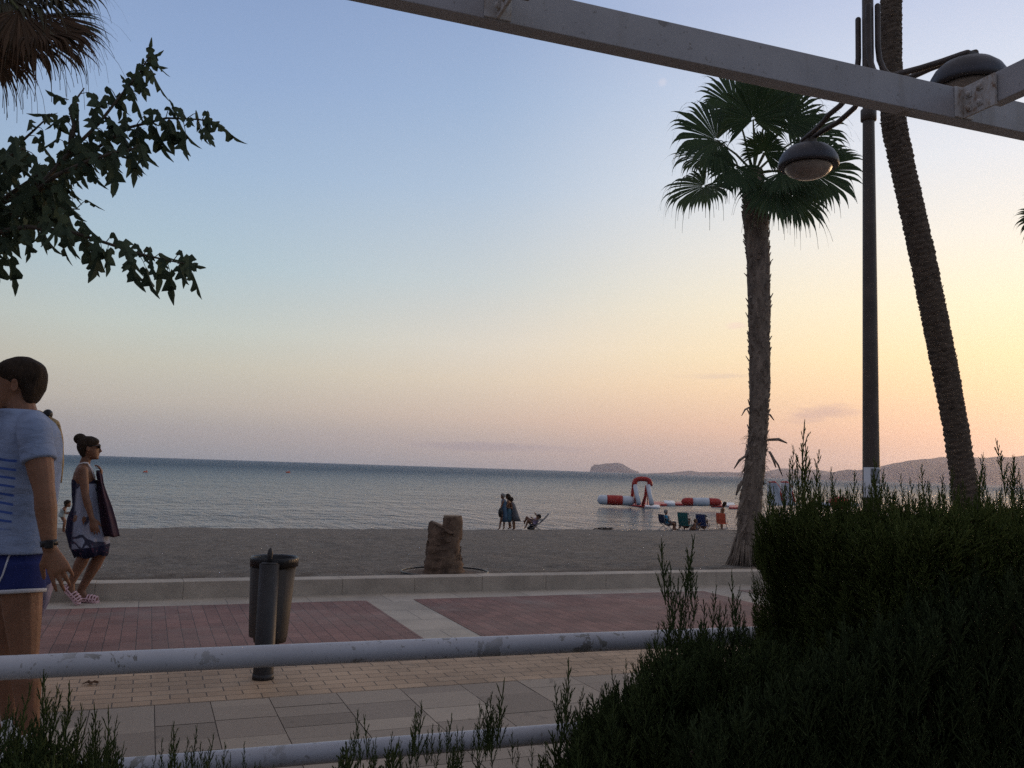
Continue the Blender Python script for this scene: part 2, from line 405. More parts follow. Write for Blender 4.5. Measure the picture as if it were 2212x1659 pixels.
# sea
def sea_mat():
    M = bpy.data.materials.new('sea water'); M.use_nodes = True; t = M.node_tree; q = NB(t); bs = t.nodes['Principled BSDF']
    co = q.n('ShaderNodeTexCoord').outputs['Object']
    bs.inputs['Base Color'].default_value = (.018, .085, .14, 1); bs.inputs['Roughness'].default_value = .12
    bs.inputs['IOR'].default_value = 1.333; bs.inputs['Specular Tint'].default_value = (.78, .93, 1.0, 1)
    rot = q.n('ShaderNodeMapping'); rot.inputs['Rotation'].default_value = (0, 0, R(12)); rot.inputs['Scale'].default_value = (.42, 1, 1); q.link(co, rot.inputs[0])
    a = q.noise(rot.outputs[0], .55, 4, .6, .4); c = q.noise(rot.outputs[0], 1.9, 4, .6, .3); d = q.noise(rot.outputs[0], .07, 3, .5, .2)
    mc = q.n('ShaderNodeMapping'); mc.inputs['Rotation'].default_value = (0, 0, R(-22)); mc.inputs['Scale'].default_value = (.85, .22, 1); q.link(co, mc.inputs[0])
    e = q.noise(mc.outputs[0], 1.0, 5, .62, .5)
    h = q.m('ADD', q.m('ADD', q.m('MULTIPLY', a, .8), q.m('MULTIPLY', c, .25)), q.m('ADD', q.m('MULTIPLY', d, 2.0), q.m('MULTIPLY', e, 1.5)))
    bn = q.n('ShaderNodeBump'); bn.inputs['Strength'].default_value = 1.0; bn.inputs['Distance'].default_value = 1.9
    q.link(h, bn.inputs['Height']); q.link(bn.outputs[0], bs.inputs['Normal'])
    # broken crests
    mp = q.n('ShaderNodeMapping'); mp.inputs['Scale'].default_value = (.05, .55, 1); q.link(co, mp.inputs[0])
    y_ = q.sep(co)[1]
    near = q.m('ADD', .12, q.m('MULTIPLY', q.step(y_, 75, 45), .3))
    cr = q.m('MULTIPLY', q.step(q.noise(mp.outputs[0], 1.0, 5, .62), .66, .76), q.step(a, .45, .65))
    f = q.m('MULTIPLY', cr, near)
    q.link(q.mix(f, (.018, .085, .14, 1), (.6, .6, .58, 1)), bs.inputs['Base Color'])
    rgh = q.m('ADD', .15, q.m('MULTIPLY', q.step(y_, 40, 420, False), .38)); q.link(q.m('ADD', rgh, q.m('MULTIPLY', f, .3)), bs.inputs['Roughness'])
    return M
M_sea = sea_mat()
FAR = 4700.0
mse = MB(); ye = [38, 60, 120, 300, 900, 2200, FAR]; xe = [-3500, -900, -200, 0, 200, 900, 3000, 7500]
vs = [(x, y, SEA_Z) for y in ye for x in xe]; n_ = len(xe)
mse.add(vs, [(j * n_ + i, j * n_ + i + 1, (j + 1) * n_ + i + 1, (j + 1) * n_ + i) for j in range(len(ye) - 1) for i in range(n_ - 1)])
tag(mse.build('sea', M_sea), kind='structure')
# shore foam where the swell meets the sand
# ground under everything, to the horizon behind and beside
M_dirt = mat('dry ground', (.20, .17, .14), .95, .3, .3, .2, 2)
mg = MB(); mg.add([(-3500, -60, -2.6), (7500, -60, -2.6), (7500, 44, -2.6), (-3500, 44, -2.6)], [(0, 1, 2, 3)])
tag(mg.build('ground', M_dirt), kind='structure')

# hills across the bay: ridge lines read as (column, row) at a distance, built as real ridges with depth
M_hill = mat('hill scrub', (.085, .070, .095), .95, .4, .012, .4, .03)
def hill(name, prof, dist, back, rough):
    rg = random.Random(len(prof)); mb = MB(); pts = []
    for (x0, y0), (x1, y1) in zip(prof[:-1], prof[1:]):
        n = max(2, int(abs(x1 - x0) / 5))
        for i in range(n): t = i / n; pts.append((x0 + (x1 - x0) * t, y0 + (y1 - y0) * t))
    pts.append(prof[-1]); rows = []
    K = 7
    for k in range(K):
        row = []; s_ = k / (K - 1)
        for i, (px, py) in enumerate(pts):
            top = at_d(px, py + noise.noise(Vector((px * .05, dist, 0))) * rough + noise.noise(Vector((px * .2, dist, 3))) * rough * .5, dist)
            foot = on_z(px, 1100, SEA_Z); dh = (top - EYE); dh.z = 0; dh.normalize()
            hgt = max(top.z - SEA_Z, .5)
            prof_h = math.sin(math.pi * min(1, s_ * 1.0)) if False else (s_ / .5) ** .8 if s_ <= .5 else 1 - ((s_ - .5) / .5) ** 1.4
            off = (s_ - .5) * back + noise.noise(Vector((px * .03, k * 1.7, dist))) * back * .08 * (0 if k in (3,) else 1)
            base = Vector((top.x, top.y, 0)) + dh * off
            row.append((base.x, base.y, SEA_Z - .3 + hgt * max(0, prof_h) * (1 if k == 3 else 1 + noise.noise(Vector((px * .06, k * 3.1, 7))) * .18)))
        rows.append(row)
    mb.loft(rows, closed=False, cap=False)
    return tag(mb.build(name, M_hill), kind='structure')
hill('hill_headland', [(1274, 1018), (1277, 1009), (1284, 1003), (1296, 1003), (1310, 1001), (1336, 1000), (1345, 1002), (1356, 1009), (1368, 1015), (1380, 1019)], 4100, 300, 1.2)
hill('hills_far', [(1400, 1022), (1440, 1021), (1475, 1018), (1490, 1017), (1520, 1020), (1560, 1019), (1640, 1022), (1665, 1016), (1690, 1011), (1710, 1013), (1740, 1015), (1760, 1014), (1790, 1018), (1810, 1021), (1850, 1024), (1900, 1034)], 3900, 400, 1.2)
hill('mountains', [(1640, 1030), (1690, 1026), (1740, 1027), (1790, 1024), (1812, 1017), (1832, 1014), (1850, 1015), (1880, 1013), (1920, 1003), (1960, 995), (1990, 992), (2020, 989), (2060, 985), (2100, 987), (2130, 989), (2160, 985), (2185, 988), (2215, 983), (2270, 978), (2340, 988), (2440, 996), (2560, 1012), (2700, 1030)], 2700, 500, 1.6)
hill('shore_far', [(1745, 1035), (1790, 1034), (1850, 1036), (1940, 1039), (2040, 1042), (2130, 1045), (2220, 1048), (2300, 1050), (2450, 1054)], 2300, 120, .6)

# the air over the bay
HAZE = 0.46 / 3400
mh = MB(); mh.box(((-4000 + 8000) / 2, (FAR + 100 - 80) / 2, (160 - 3.6) / 2), (12000, FAR + 180, 160 + 3.6))
hm = bpy.data.materials.new('sea haze'); hm.use_nodes = True; hm.node_tree.nodes.clear(); q = NB(hm.node_tree)
pv = q.n('ShaderNodeVolumePrincipled'); pv.inputs['Color'].default_value = (.88, .86, .95, 1); pv.inputs['Density'].default_value = HAZE; pv.inputs['Anisotropy'].default_value = .7
q.link(pv.outputs[0], q.n('ShaderNodeOutputMaterial').inputs['Volume'])
tag(mh.build('haze', hm), kind='stuff')
# ================================================================== STREET FURNITURE
M_white = None
def peel_paint(name, c, under, amount, scale=14, rough=.45, stretch=(1, 1, 1), runs=0.0):
    M = bpy.data.materials.new(name); M.use_nodes = True; t = M.node_tree; q = NB(t); bs = t.nodes['Principled BSDF']
    co = q.n('ShaderNodeTexCoord').outputs['Object']; cs = q.vm('MULTIPLY', co, stretch).outputs[0]
    n1 = q.noise(cs, scale, 6, .65, .4); big = q.noise(co, 2.1, 3, .5)
    fl = q.m('MULTIPLY', q.step(n1, amount, amount + .018), q.step(big, .40, .56))
    sm = q.step(q.noise(co, 60, 3, .5), .655, .69)
    base = q.ramp(q.noise(cs, 5, 5, .6), [(.3, tuple(x * .82 for x in c) + (1,)), (.7, c + (1,))])
    u = q.mix(q.noise(co, 40, 3), under + (1,), tuple(x * .4 for x in under) + (1,))
    col = q.mix(q.m('MAXIMUM', fl, q.m('MULTIPLY', sm, .7)), base, u)
    if runs:
        r1 = q.step(q.noise(q.vm('MULTIPLY', co, (9, 9, .8)).outputs[0], 1.5, 4), .56, .75)
        col = q.mix(q.m('MULTIPLY', r1, runs), col, (.23, .20, .17, 1))
    q.link(col, bs.inputs['Base Color']); bs.inputs['Roughness'].default_value = rough; bs.inputs['Specular IOR Level'].default_value = .35
    bn = q.n('ShaderNodeBump'); bn.inputs['Strength'].default_value = .5; bn.inputs['Distance'].default_value = .002
    q.link(q.m('ADD', q.m('MULTIPLY', fl, -1.0), q.m('MULTIPLY', q.noise(co, 30, 4), .4)), bn.inputs['Height']); q.link(bn.outputs[0], bs.inputs['Normal'])
    return M
M_rail = peel_paint('chipped white rail paint', (.46, .46, .485), (.30, .285, .26), .585, 11)
M_beam = peel_paint('white beam paint', (.40, .39, .395), (.29, .26, .235), .68, 9, .5, (1, 1, 1), .35)
def rust_mat():
    M = bpy.data.materials.new('rusty white paint'); M.use_nodes = True; t = M.node_tree; q = NB(t); bs = t.nodes['Principled BSDF']
    co = q.n('ShaderNodeTexCoord').outputs['Object']
    n1 = q.noise(q.vm('MULTIPLY', co, (1, 1, .5)).outputs[0], 22, 6, .7, .5)
    col = q.ramp(n1, [(.46, (.50, .49, .48, 1)), (.58, (.42, .38, .34, 1)), (.66, (.22, .13, .08, 1)), (.80, (.10, .055, .04, 1))])
    q.link(col, bs.inputs['Base Color']); bs.inputs['Roughness'].default_value = .75
    return M
M_rust = rust_mat()

# ---- pergola over the terrace edge
z_lo = at_y(2073, 257, 2.36).z
PA, PB = on_z(863, 0, z_lo), on_z(2073, 257, z_lo)          # near lower edge of the beam
ex = (PB - PA); ex.z = 0; ex.normalize(); ey = Vector((-ex.y, ex.x, 0)); ROTB = Matrix((ex, ey, Z)).transposed()
ptop = at_d(1389, 34, 1); lowp = at_d(1389, 116, 1)
def on_line(px, py):
    """height at which the view ray through a pixel meets the vertical plane of the beam's near face"""
    d = ray(px, py); t = (PA - EYE).dot(ey) / d.dot(ey); return EYE + d * t
z_hi = (on_line(1389, 34).z + on_line(2000, 173).z) / 2; BW = .066
pw = lambda xl, yl, z: Vector((PA.x, PA.y, 0)) + ex * xl + ey * yl + Z * z
pg = empty('pergola', pw(1.5, 0, 0), 'white painted steel pergola frame running across the top of the view over the railing', 'pergola')
hB = z_hi - z_lo; zm = (z_lo + z_hi) / 2
mb = MB(); mb.box(pw(1.2, BW / 2, zm), (9.4, BW, hB), ROTB, bev=.003); part('beam', mb, M_beam, pg)
for X in (-3.2, 5.2):
    mb = MB(); mb.box(pw(X, BW / 2, z_lo / 2), (.08, .08, z_lo), ROTB, bev=.004); mb.box(pw(X, BW / 2, .006), (.18, .18, .012), ROTB); part('post', mb, M_beam, pg)
XR = [(on_line(1074, 40) - PA).dot(ex), (on_line(2080, 225) - PA).dot(ex)]
XR = [XR[0] - (XR[1] - XR[0]), XR[0], XR[1], XR[1] * 2 - XR[0]]
for i, X in enumerate(XR):
    mb = MB(); mb.box(pw(X, -.075, zm + .002), (.010, .15, hB * .97), ROTB); mb.box(pw(X, -.004, zm + .002), (.09, .007, hB * .97), ROTB, bev=.002)
    fp = part('fin_plate', mb, M_rust, pg)
    for k, (a, c) in enumerate(((.035, .7), (.085, .78), (.035, .25), (.085, .3))):
        bb = MB(); bb.ell(pw(X - .012, -a, z_lo + hB * c), .010, .011, .011, nu=10, nv=6); bb.box(pw(X - .007, -a, z_lo + hB * c), (.008, .026, .026), ROTB); part('bolt', bb, M_rust, fp)
    mb = MB(); mb.box(pw(X + .036, -.115 - 2.2, zm + .012), (.052, 4.4, hB * .93), ROTB, bev=.003); part('rafter', mb, M_beam, pg)

# ---- railing
zr1 = (at_y(0, 1443, 2.45).z + at_y(1400, 1383, 2.3).z) / 2
RA, RB = on_z(0, 1443, zr1), on_z(1400, 1383, zr1); er = (RB - RA).normalized()
def rail_pt(px, py):
    d = ray(px, py); nrm_ = Vector((-er.y, er.x, 0)); return EYE + d * ((RA - EYE).dot(nrm_) / d.dot(nrm_))
zr2 = (rail_pt(540, 1631).z + rail_pt(1200, 1594).z) / 2
rr = 43.5 / 2 * (((RA + RB) / 2 - EYE).dot(fh)) / F
ra = empty('railing', (RA.x, RA.y, 0), 'two-bar tubular metal railing with chipped white paint along the terrace edge', 'railing')
rp = lambda x, z: Vector((RA.x, RA.y, z)) + er * x
mb = MB(); mb.tube([rp(x, zr1 + math.sin(x * 1.3) * .002) for x in np.linspace(-2.2, 7.0, 40)], rr, 22); part('top_rail', mb, M_rail, ra, True)
mb = MB(); mb.tube([rp(x, zr2 + math.sin(x * 1.1) * .002) for x in np.linspace(-2.2, 7.0, 40)], rr * .97, 22); part('lower_rail', mb, M_rail, ra, True)
for X in (-1.0, 3.9, 6.6):
    mb = MB(); mb.tube([rp(X, 0), rp(X, zr1)], rr * 1.02, 16); part('post', mb, M_rail, ra, True)

# ---- litter bin on a post
M_bin = mat('dark galvanised steel', (.075, .060, .048), .62, .45, 9, .15, 60, .1, .3, stretch=(1, 1, .2), c2=(.034, .028, .025))
M_binpost = mat('dark grey post paint', (.034, .032, .032), .5, .3, 10, .1, 50)
M_liner = mat('black bin bag', (.012, .012, .013), .35, .3, 10, .5, 30)
bp = on_z(568, 1466, 0); bdep = (bp - EYE).dot(fh)
def at_near(px, py, base): return at_d(px, py, (base - EYE).dot(fh))
b_o = empty('litter_bin', bp, 'dark metal litter bin clamped to a short post on the tan brick strip', 'litter bin')
toward = (Vector((EYE.x, EYE.y, 0)) - Vector((bp.x, bp.y, 0))).normalized(); sidew = Vector((toward.y, -toward.x, 0)) * -1
if sidew.dot(rh) < 0: sidew = -sidew
zt = at_near(568, 1216, bp).z; zb = at_near(568, 1382, bp).z
mb = MB(); mb.tube([bp, bp + Z * .05, bp + Z * (zt - .005)], [.070, .064, .064], 20); mb.tube([bp + Z * (zt - .005), bp + Z * (zt + .006)], [.06, .05], 16)
part('post', mb, M_binpost, b_o, True)
mb = MB(); mb.tube([bp + Z * .0, bp + Z * .035], [.070, .068], 20); part('post_collar', mb, M_binpost, b_o, True)
mb = MB(); tk = bp + Z * (zt + .0); mb.tube([tk, tk + Z * .035, tk + Z * .06, tk + Z * .085, tk + Z * .10], [.016, .015, .019, .013, .004], 10); part('lock_knob', mb, M_binpost, b_o, True)
# the drum: an open tapered drum standing behind the post
bc = bp - toward * .150 + sidew * .030
def drum(r_, z, wob=0): return [Vector((bc.x, bc.y, z)) + (sidew * math.cos(2 * math.pi * k / 40) + toward * math.sin(2 * math.pi * k / 40)) * r_ + Vector((0, 0, wob * math.sin(k * 2 * math.pi / 40 * 3))) for k in range(40)]
zt2 = zt + .012
mb = MB(); mb.loft([drum(.104, zb - .04), drum(.112, zb), drum(.146, zt2), drum(.140, zt2), drum(.106, zb + .02), drum(.05, zb + .02)], 0, True); part('drum', mb, M_bin, b_o, True)
mb = MB(); rim = []
mb.loft([drum(.146, zt2 - .045, .004), drum(.157, zt2 - .05, .006), drum(.159, zt2 + .004), drum(.152, zt2 + .016), drum(.139, zt2 + .008), drum(.136, zt2 - .06), drum(.138, zt2 - .064), drum(.144, zt2 - .046, .002)], 0, False); part('bin_bag', mb, M_liner, b_o, True)
# curved shield plate folded round the front
def shield(r_, z): return [Vector((bc.x, bc.y, z)) + (sidew * math.cos(a) + toward * math.sin(a)) * r_ for a in np.linspace(R(62), R(188), 18)]
mb = MB()
o_ = [shield(.138, zb + .0), shield(.155, zt2 - .05)]; i_ = [shield(.149, zt2 - .05), shield(.132, zb + .0)]
mb.loft(o_ + i_ + [o_[0]], 0, False, closed=False); part('shield_plate', mb, M_bin, b_o, True)
for zz in (zb + .12, zt2 - .14):
    mb = MB(); mb.box(bp - toward * .05 + Z * 0 + Vector((0, 0, zz)) - Vector((0, 0, 0)), (.06, .09, .035), Matrix((sidew, toward, Z)).transposed()); part('bracket', mb, M_binpost, b_o)

# ---- lamp post
M_lamp = mat('grey lamp paint', (.085, .070, .060), .5, .25, 6, .1, 60, .2)
M_lamp_d = mat('dark lamp shade paint', (.055, .056, .065), .45, .25, 6, .1, 60, .2)
M_diff = mat('dusty lamp glass', (.25, .22, .195), .35, .35, 5, .1, 30, 0, .5)
M_paper = mat('white paper', (.62, .64, .66), .6, .1, 6); M_tape = mat('clear tape', (.30, .31, .34), .25, .2, 10)
lp = on_z(1885, 1406, 0); ldep = (lp - EYE).dot(fh)
lz = lambda py: at_d(1888, py, ldep).z
l_o = empty('street_lamp', lp, 'tall grey street lamp post with two domed heads rising behind the hedge', 'street lamp')
top = at_d(1893, -60, ldep); zcol = lz(255)
mb = MB(); axis = lambda z: Vector((lp.x, lp.y, z))
mb.tube([axis(0), axis(1.5), axis(zcol), axis(top.z + .5)], [.071, .069, .049, .047], 24); part('pole', mb, M_lamp, l_o, True)
mb = MB(); mb.tube([axis(zcol - .03), axis(zcol - .025), axis(zcol + .07), axis(zcol + .075)], [.058, .066, .066, .058], 24); part('collar', mb, M_lamp, l_o, True)
mb = MB(); mb.tube([axis(0), axis(.015), axis(.02), axis(.12)], [.16, .16, .09, .08], 24); part('base_plate', mb, M_lamp, l_o, True)
def on_arm(px, py): d = ray(px, py); return EYE + d * ((lp.x - EYE.x) / d.x)
for sgn, (hx, hy) in ((1, (1746, 358)), (-1, (2092, 186))):
    hc = on_arm(hx, hy); reach = abs(hc.y - lp.y); zt_ = hc.z + (on_arm(1738, 304).z - on_arm(1746, 358).z if sgn > 0 else on_arm(2078, 124).z - hc.z) + (0 if sgn > 0 else 0); zs = lz(37) if sgn > 0 else lz(20)
    arm_px = MB()
    for off in (-.042, .042):
        path = [(.060, zs), (.060, zs - .14), (.060, zt_ + .50), (.074, zt_ + .37), (.115, zt_ + .26), (.17, zt_ + .18), (.25, zt_ + .125), (.38, zt_ + .09), (reach * .6, zt_ + .06), (reach * .8, zt_ + .032), (reach * .97, zt_ + .01), (reach * 1.03, zt_)]
        arm_px.tube([axis(z + off * .25) + Vector((off * (1.0 + 1.3 * math.exp(-((yy - .34) / .22) ** 2)), sgn * yy, 0)) for yy, z in path], .025, 12, round_ends=True)
    part('arm', arm_px, M_lamp, l_o, True)
    def ring(r_, dz, n=36): return [hc + Vector((r_ * math.cos(2 * math.pi * k / n), r_ * math.sin(2 * math.pi * k / n), dz)) for k in range(n)]
    mb = MB(); mb.loft([ring(.210, -.005), ring(.272, -.014), ring(.280, .0), ring(.279, .022), ring(.268, .07), ring(.238, .122), ring(.182, .172), ring(.105, .202), ring(.03, .212)]); sh = part('shade', mb, M_lamp_d, l_o, True)
    mb = MB(); mb.loft([ring(.222, -.012), ring(.216, -.035), ring(.185, -.075), ring(.13, -.105), ring(.065, -.121), ring(.02, -.125)]); part('diffuser', mb, M_diff, sh, True)
    mb = MB(); mb.tube([hc + Z * .19, hc + Z * .23], [.05, .045], 14); mb.box(Vector((hc.x, hc.y, (hc.z + .2 + zt_) / 2)), (.11, .12, max(.03, zt_ - hc.z - .2)), bev=.006); part('hanger', mb, M_lamp, l_o, True)
# poster taped round the pole
mb = MB(); za, zb_ = lz(1075), lz(1010); n = 14; a0 = math.atan2(-lp.y, -lp.x)
def wrap(r_, z, a1, a2): return [axis(z) + Vector((math.cos(a), math.sin(a), 0)) * r_ for a in np.linspace(a0 + a1, a0 + a2, n)]
mb.loft([wrap(.0735, za, -.95, 1.2), wrap(.0725, zb_, -.95, 1.2), wrap(.0712, zb_, -.95, 1.2), wrap(.0722, za, -.95, 1.2), wrap(.0735, za, -.95, 1.2)], 0, False, closed=False)
po = part('paper_notice', mb, M_paper, l_o, True)
mb = MB(); mb.loft([wrap(.0745, lz(1044), -.05, 1.1), wrap(.0742, lz(1012), -.05, 1.1), wrap(.0737, lz(1012), -.05, 1.1), wrap(.0739, lz(1044), -.05, 1.1)], 0, False, closed=False); 
M_print = mat('printed picture', (.05, .055, .06), .5, .9, 22, c2=(.30, .31, .33)); part('printed_picture', mb, M_print, po, True)

# ================================================================== PALMS
M_frond = leafmat('fan palm green', (.034, .064, .028), (.060, .100, .042), .5, .32, .2)
M_frond_dry = leafmat('dry palm frond', (.050, .032, .020), (.10, .060, .036), .75, .2, .1)
M_frond_mid = leafmat('fading palm frond', (.038, .042, .02), (.080, .064, .034), .6, .2)
M_pet = mat('frond stalk', (.09, .10, .035), .5, .3, 6)
M_trunk = mat('palm trunk bark', (.30, .24, .185), .9, .45, 9, .8, 22, c2=(.08, .063, .05), stretch=(1, 1, .35))
M_trunk2 = mat('leaning palm bark', (.155, .118, .085), .95, .45, 7, .8, 18, c2=(.055, .043, .033), stretch=(1, 1, 2.5))
M_boot = mat('old leaf base', (.32, .255, .20), .9, .45, 7, .6, 25, c2=(.07, .055, .045))
M_cut = mat('sawn palm wood', (.30, .23, .165), .9, .3, 20, .5, 60)
M_stump = mat('stump bark', (.21, .14, .095), .95, .5, 8, 1.0, 16, c2=(.065, .042, .03))

def fan_leaf(mb, o, a, n, size, rg, nseg=34, arc=235, droop=.6, ragged=.18, mi=0, thread=True):
    a = a.normalized(); n = (n - a * n.dot(a)).normalized(); bvec = n.cross(a)
    dphi = R(arc) / nseg
    for i in range(nseg):
        ph = -R(arc) / 2 + (i + .5) * dphi
        L = size * (.74 + .26 * math.cos(ph * .62)) * rg.uniform(1 - ragged, 1.02)
        d = a * math.cos(ph) + bvec * math.sin(ph) + n * (.16 + rg.uniform(-.025, .025))
        d.normalize(); perp = (bvec * math.cos(ph) - a * math.sin(ph)).normalized()
        dr = droop * rg.uniform(.6, 2.0); twist = rg.uniform(-.5, .5)
        tl = rg.choice((.02, .05, .16, .34)); steps = [.05, .25, .48, .70, .78, .86, .95, 1.0 + tl * .4, 1.0 + tl] if thread else [.05, .25, .46, .62, .8, 1.0]
        pts = []
        p = Vector(o); dd = d.copy(); last = 0
        for st in steps:
            seg = (st - last) * L; last = st
            dd = (dd - Z * dr * (.22 * (st - .3) + (.75 * (st - .72) if st > .72 else 0))).normalized() if st > .42 else dd
            p = p + dd * seg; pts.append((p.copy(), dd.copy(), st))
        vs = []; fs = []
        for j, (p, dd, st) in enumerate(pts):
            w0 = math.tan(dphi / 2) * min(st, .72) * L * 1.10
            w = w0 if st <= .72 else w0 * max(.08, (1 - min(1, (st - .72) / .26))) ** .75
            if st > 1.0: w = size * .0036
            pr = (perp * math.cos(twist * max(0, st - .4)) + n * math.sin(twist * max(0, st - .4)))
            vs += [p - pr * w, p + n * w * (.45 if st <= .72 else .3), p + pr * w]
            if j: q_ = (j - 1) * 3; fs += [(q_, q_ + 1, q_ + 4, q_ + 3), (q_ + 1, q_ + 2, q_ + 5, q_ + 4)]
        mb.add(vs, fs, mi)

def frond(root, crown, hast, size, nrm, m_, rg, droop=.55, arc=235, nseg=34, stalk=.02, blade_dir=None, thread=True):
    mb = MB(); d = hast - crown
    mid = crown + d * .5 + Z * d.length * .06
    mb.tube([crown, mid, hast], [stalk, stalk * .8, stalk * .6], 5, mi=1)
    fan_leaf(mb, hast, blade_dir or (hast - mid), nrm, size, rg, nseg, arc, droop, thread=thread)
    return part('frond', mb, [m_, M_pet], root)

def boots(mb, pts, rads, rg, count, ln, wd, z0=0, z1=1, up=.9, out=.5):
    """stubs of cut leaf bases spiralling up a trunk"""
    for i in range(count):
        t = z0 + (z1 - z0) * (i + .5) / count; f = t * (len(pts) - 1); k = min(int(f), len(pts) - 2); u = f - k
        c = pts[k].lerp(pts[k + 1], u); r_ = rads[k] + (rads[k + 1] - rads[k]) * u
        ax = (pts[k + 1] - pts[k]).normalized(); an = i * 2.399 + rg.uniform(-.25, .25)
        e1 = ax.orthogonal().normalized(); e2 = ax.cross(e1); o_ = e1 * math.cos(an) + e2 * math.sin(an); s_ = ax.cross(o_)
        L = ln * rg.uniform(.5, 1.35); w = wd * rg.uniform(.7, 1.2); th = .012
        d = (ax * up * rg.uniform(.7, 1.1) + o_ * out * rg.uniform(.4, 1.6) + s_ * rg.uniform(-.3, .3)).normalized()
        b0 = c + o_ * (r_ - .02) - ax * L * .3; tip = b0 + d * L
        vs = [b0 - s_ * w, b0 + s_ * w, b0 + s_ * w * .8 + o_ * th * 2, b0 - s_ * w * .8 + o_ * th * 2,
              tip - s_ * w * .45, tip + s_ * w * .4, tip + s_ * w * .3 + o_ * th, tip - s_ * w * .35 + o_ * th]
        mb.add(vs, [(0, 1, 5, 4), (1, 2, 6, 5), (2, 3, 7, 6), (3, 0, 4, 7), (4, 5, 6, 7)])

def rough_trunk(mb, pts, rads, n=22, sub=5, amp=.02, rings=0.0, seed=1):
    P = []; Q = []
    for i in range(len(pts) - 1):
        for s_ in range(sub):
            u = s_ / sub; P.append(pts[i].lerp(pts[i + 1], u)); Q.append(rads[i] + (rads[i + 1] - rads[i]) * u)
    P.append(pts[-1]); Q.append(rads[-1]); rr_ = []
    for i, (p, r_) in enumerate(zip(P, Q)):
        t = (P[min(i + 1, len(P) - 1)] - P[max(i - 1, 0)]).normalized(); e1 = t.cross(Vector((0, 1, 0))).normalized(); e2 = t.cross(e1); row = []
        for k in range(n):
            a = 2 * math.pi * k / n
            dn = noise.noise(Vector((math.cos(a) * 2.2, math.sin(a) * 2.2, p.z * 4 + seed))) * amp + noise.noise(Vector((math.cos(a) * 6, math.sin(a) * 6, p.z * 13 + seed))) * amp * .7
            if rings: dn += rings * (abs(((p.z * 10 + .25 * math.sin(a + p.z) + .2 * math.sin(3 * a)) % 1) - .5) - .25) * 2
            row.append(p + (e1 * math.cos(a) + e2 * math.sin(a)) * (r_ + dn))
        rr_.append(row)
    mb.loft(rr_)

# ---- the fan palm behind the kerb
rg = random.Random(21)
pb = on_z(1613, 1216, .06); pd = (pb - EYE).dot(fh)
pp = lambda px, py, v=0: at_d(px, py, pd + v)
p_o = empty('fan_palm', pb, 'upright fan palm with a full green crown standing in the sand behind the kerb', 'palm tree')
tpx = [(1610, 1226, 52), (1613, 1180, 52), (1620, 1100, 54), (1630, 1010, 48), (1638, 930, 44), (1641, 840, 50), (1640, 740, 52), (1640, 650, 55), (1638, 560, 56), (1632, 470, 64), (1629, 410, 58), (1628, 365, 40)]
tp = [pp(x, y) for x, y, w in tpx]; tr = [w * .86 / 2 * pd / F for x, y, w in tpx]
mb = MB(); rough_trunk(mb, tp, tr, 22, 6, .02, .008); part('trunk', mb, M_trunk, p_o, True)
mb = MB(); boots(mb, tp, tr, rg, 420, .085, .028, .30, .99, .9, .38); part('leaf_bases', mb, M_boot, p_o)
mb = MB(); boots(mb, tp, tr, rg, 60, .13, .05, .0, .34, -1.1, .26)      # shaggy skirt near the foot
boots(mb, tp, tr, rg, 46, .12, .04, .0, .34, 1.1, .2)
for (x0, y0, x1, y1, w) in ((1660, 950, 1700, 957, .05), (1662, 975, 1676, 1010, .06), (1610, 985, 1586, 1012, .045), (1668, 985, 1690, 1028, .03), (1618, 880, 1602, 898, .03), (1652, 892, 1672, 908, .035), (1604, 1040, 1590, 1070, .07), (1608, 1075, 1592, 1112, .07), (1620, 1120, 1598, 1160, .06)):
    A = pp(x0, y0, -.12); B_ = pp(x1, y1, -.2); mid = A.lerp(B_, .55) + Z * .035; s_ = Vector((0, -1, 0)).cross(B_ - A).normalized()
    sm = MB(); sm.loft([[A - s_ * w * .4, A + Vector((0, -.02, 0)), A + s_ * w * .4, A + Vector((0, .02, 0))], [mid - s_ * w * .5, mid + Vector((0, -.03, 0)), mid + s_ * w * .5, mid + Vector((0, .02, 0))], [B_ - s_ * w * .2, B_ + Vector((0, -.012, 0)), B_ + s_ * w * .2, B_ + Vector((0, .01, 0))]]); part('dead_frond_stub', sm, M_boot, p_o, True)
for i in range(520):          # loose fibres
    t = rg.uniform(.0, .36); f = t * (len(tp) - 1); k = int(f); c = tp[k].lerp(tp[k + 1], f - k); an = rg.uniform(0, 6.28)
    o_ = Vector((math.cos(an), math.sin(an), 0)); c = c + o_ * tr[k] * .95; e = c + o_ * rg.uniform(.03, .13) + Z * rg.uniform(-.2, .03)
    mb.tube([c, c.lerp(e, .5) + Z * .025, e], [.0035, .003, .001], 3)
part('dead_leaf_skirt', mb, M_boot, p_o)
mb = MB(); crown_c = pp(1629, 376)
for i in range(46):           # roots flare at the foot
    an = i * 2.4; o_ = Vector((math.cos(an), math.sin(an), 0)); c = tp[1] + o_ * .17 + Z * rg.uniform(-.05, .15); e = Vector((pb.x, pb.y, 0)) + o_ * rg.uniform(.24, .33) + Z * .0
    mb.tube([c, c.lerp(e, .45) + Z * -.05, e], [.022, .016, .006], 5)
part('root_flare', mb, M_trunk, p_o, True)
camd = -FWD
def imgdir(dx, dy, toward=0.0): return (RIGHT * dx - UP * dy - FWD * toward).normalized()
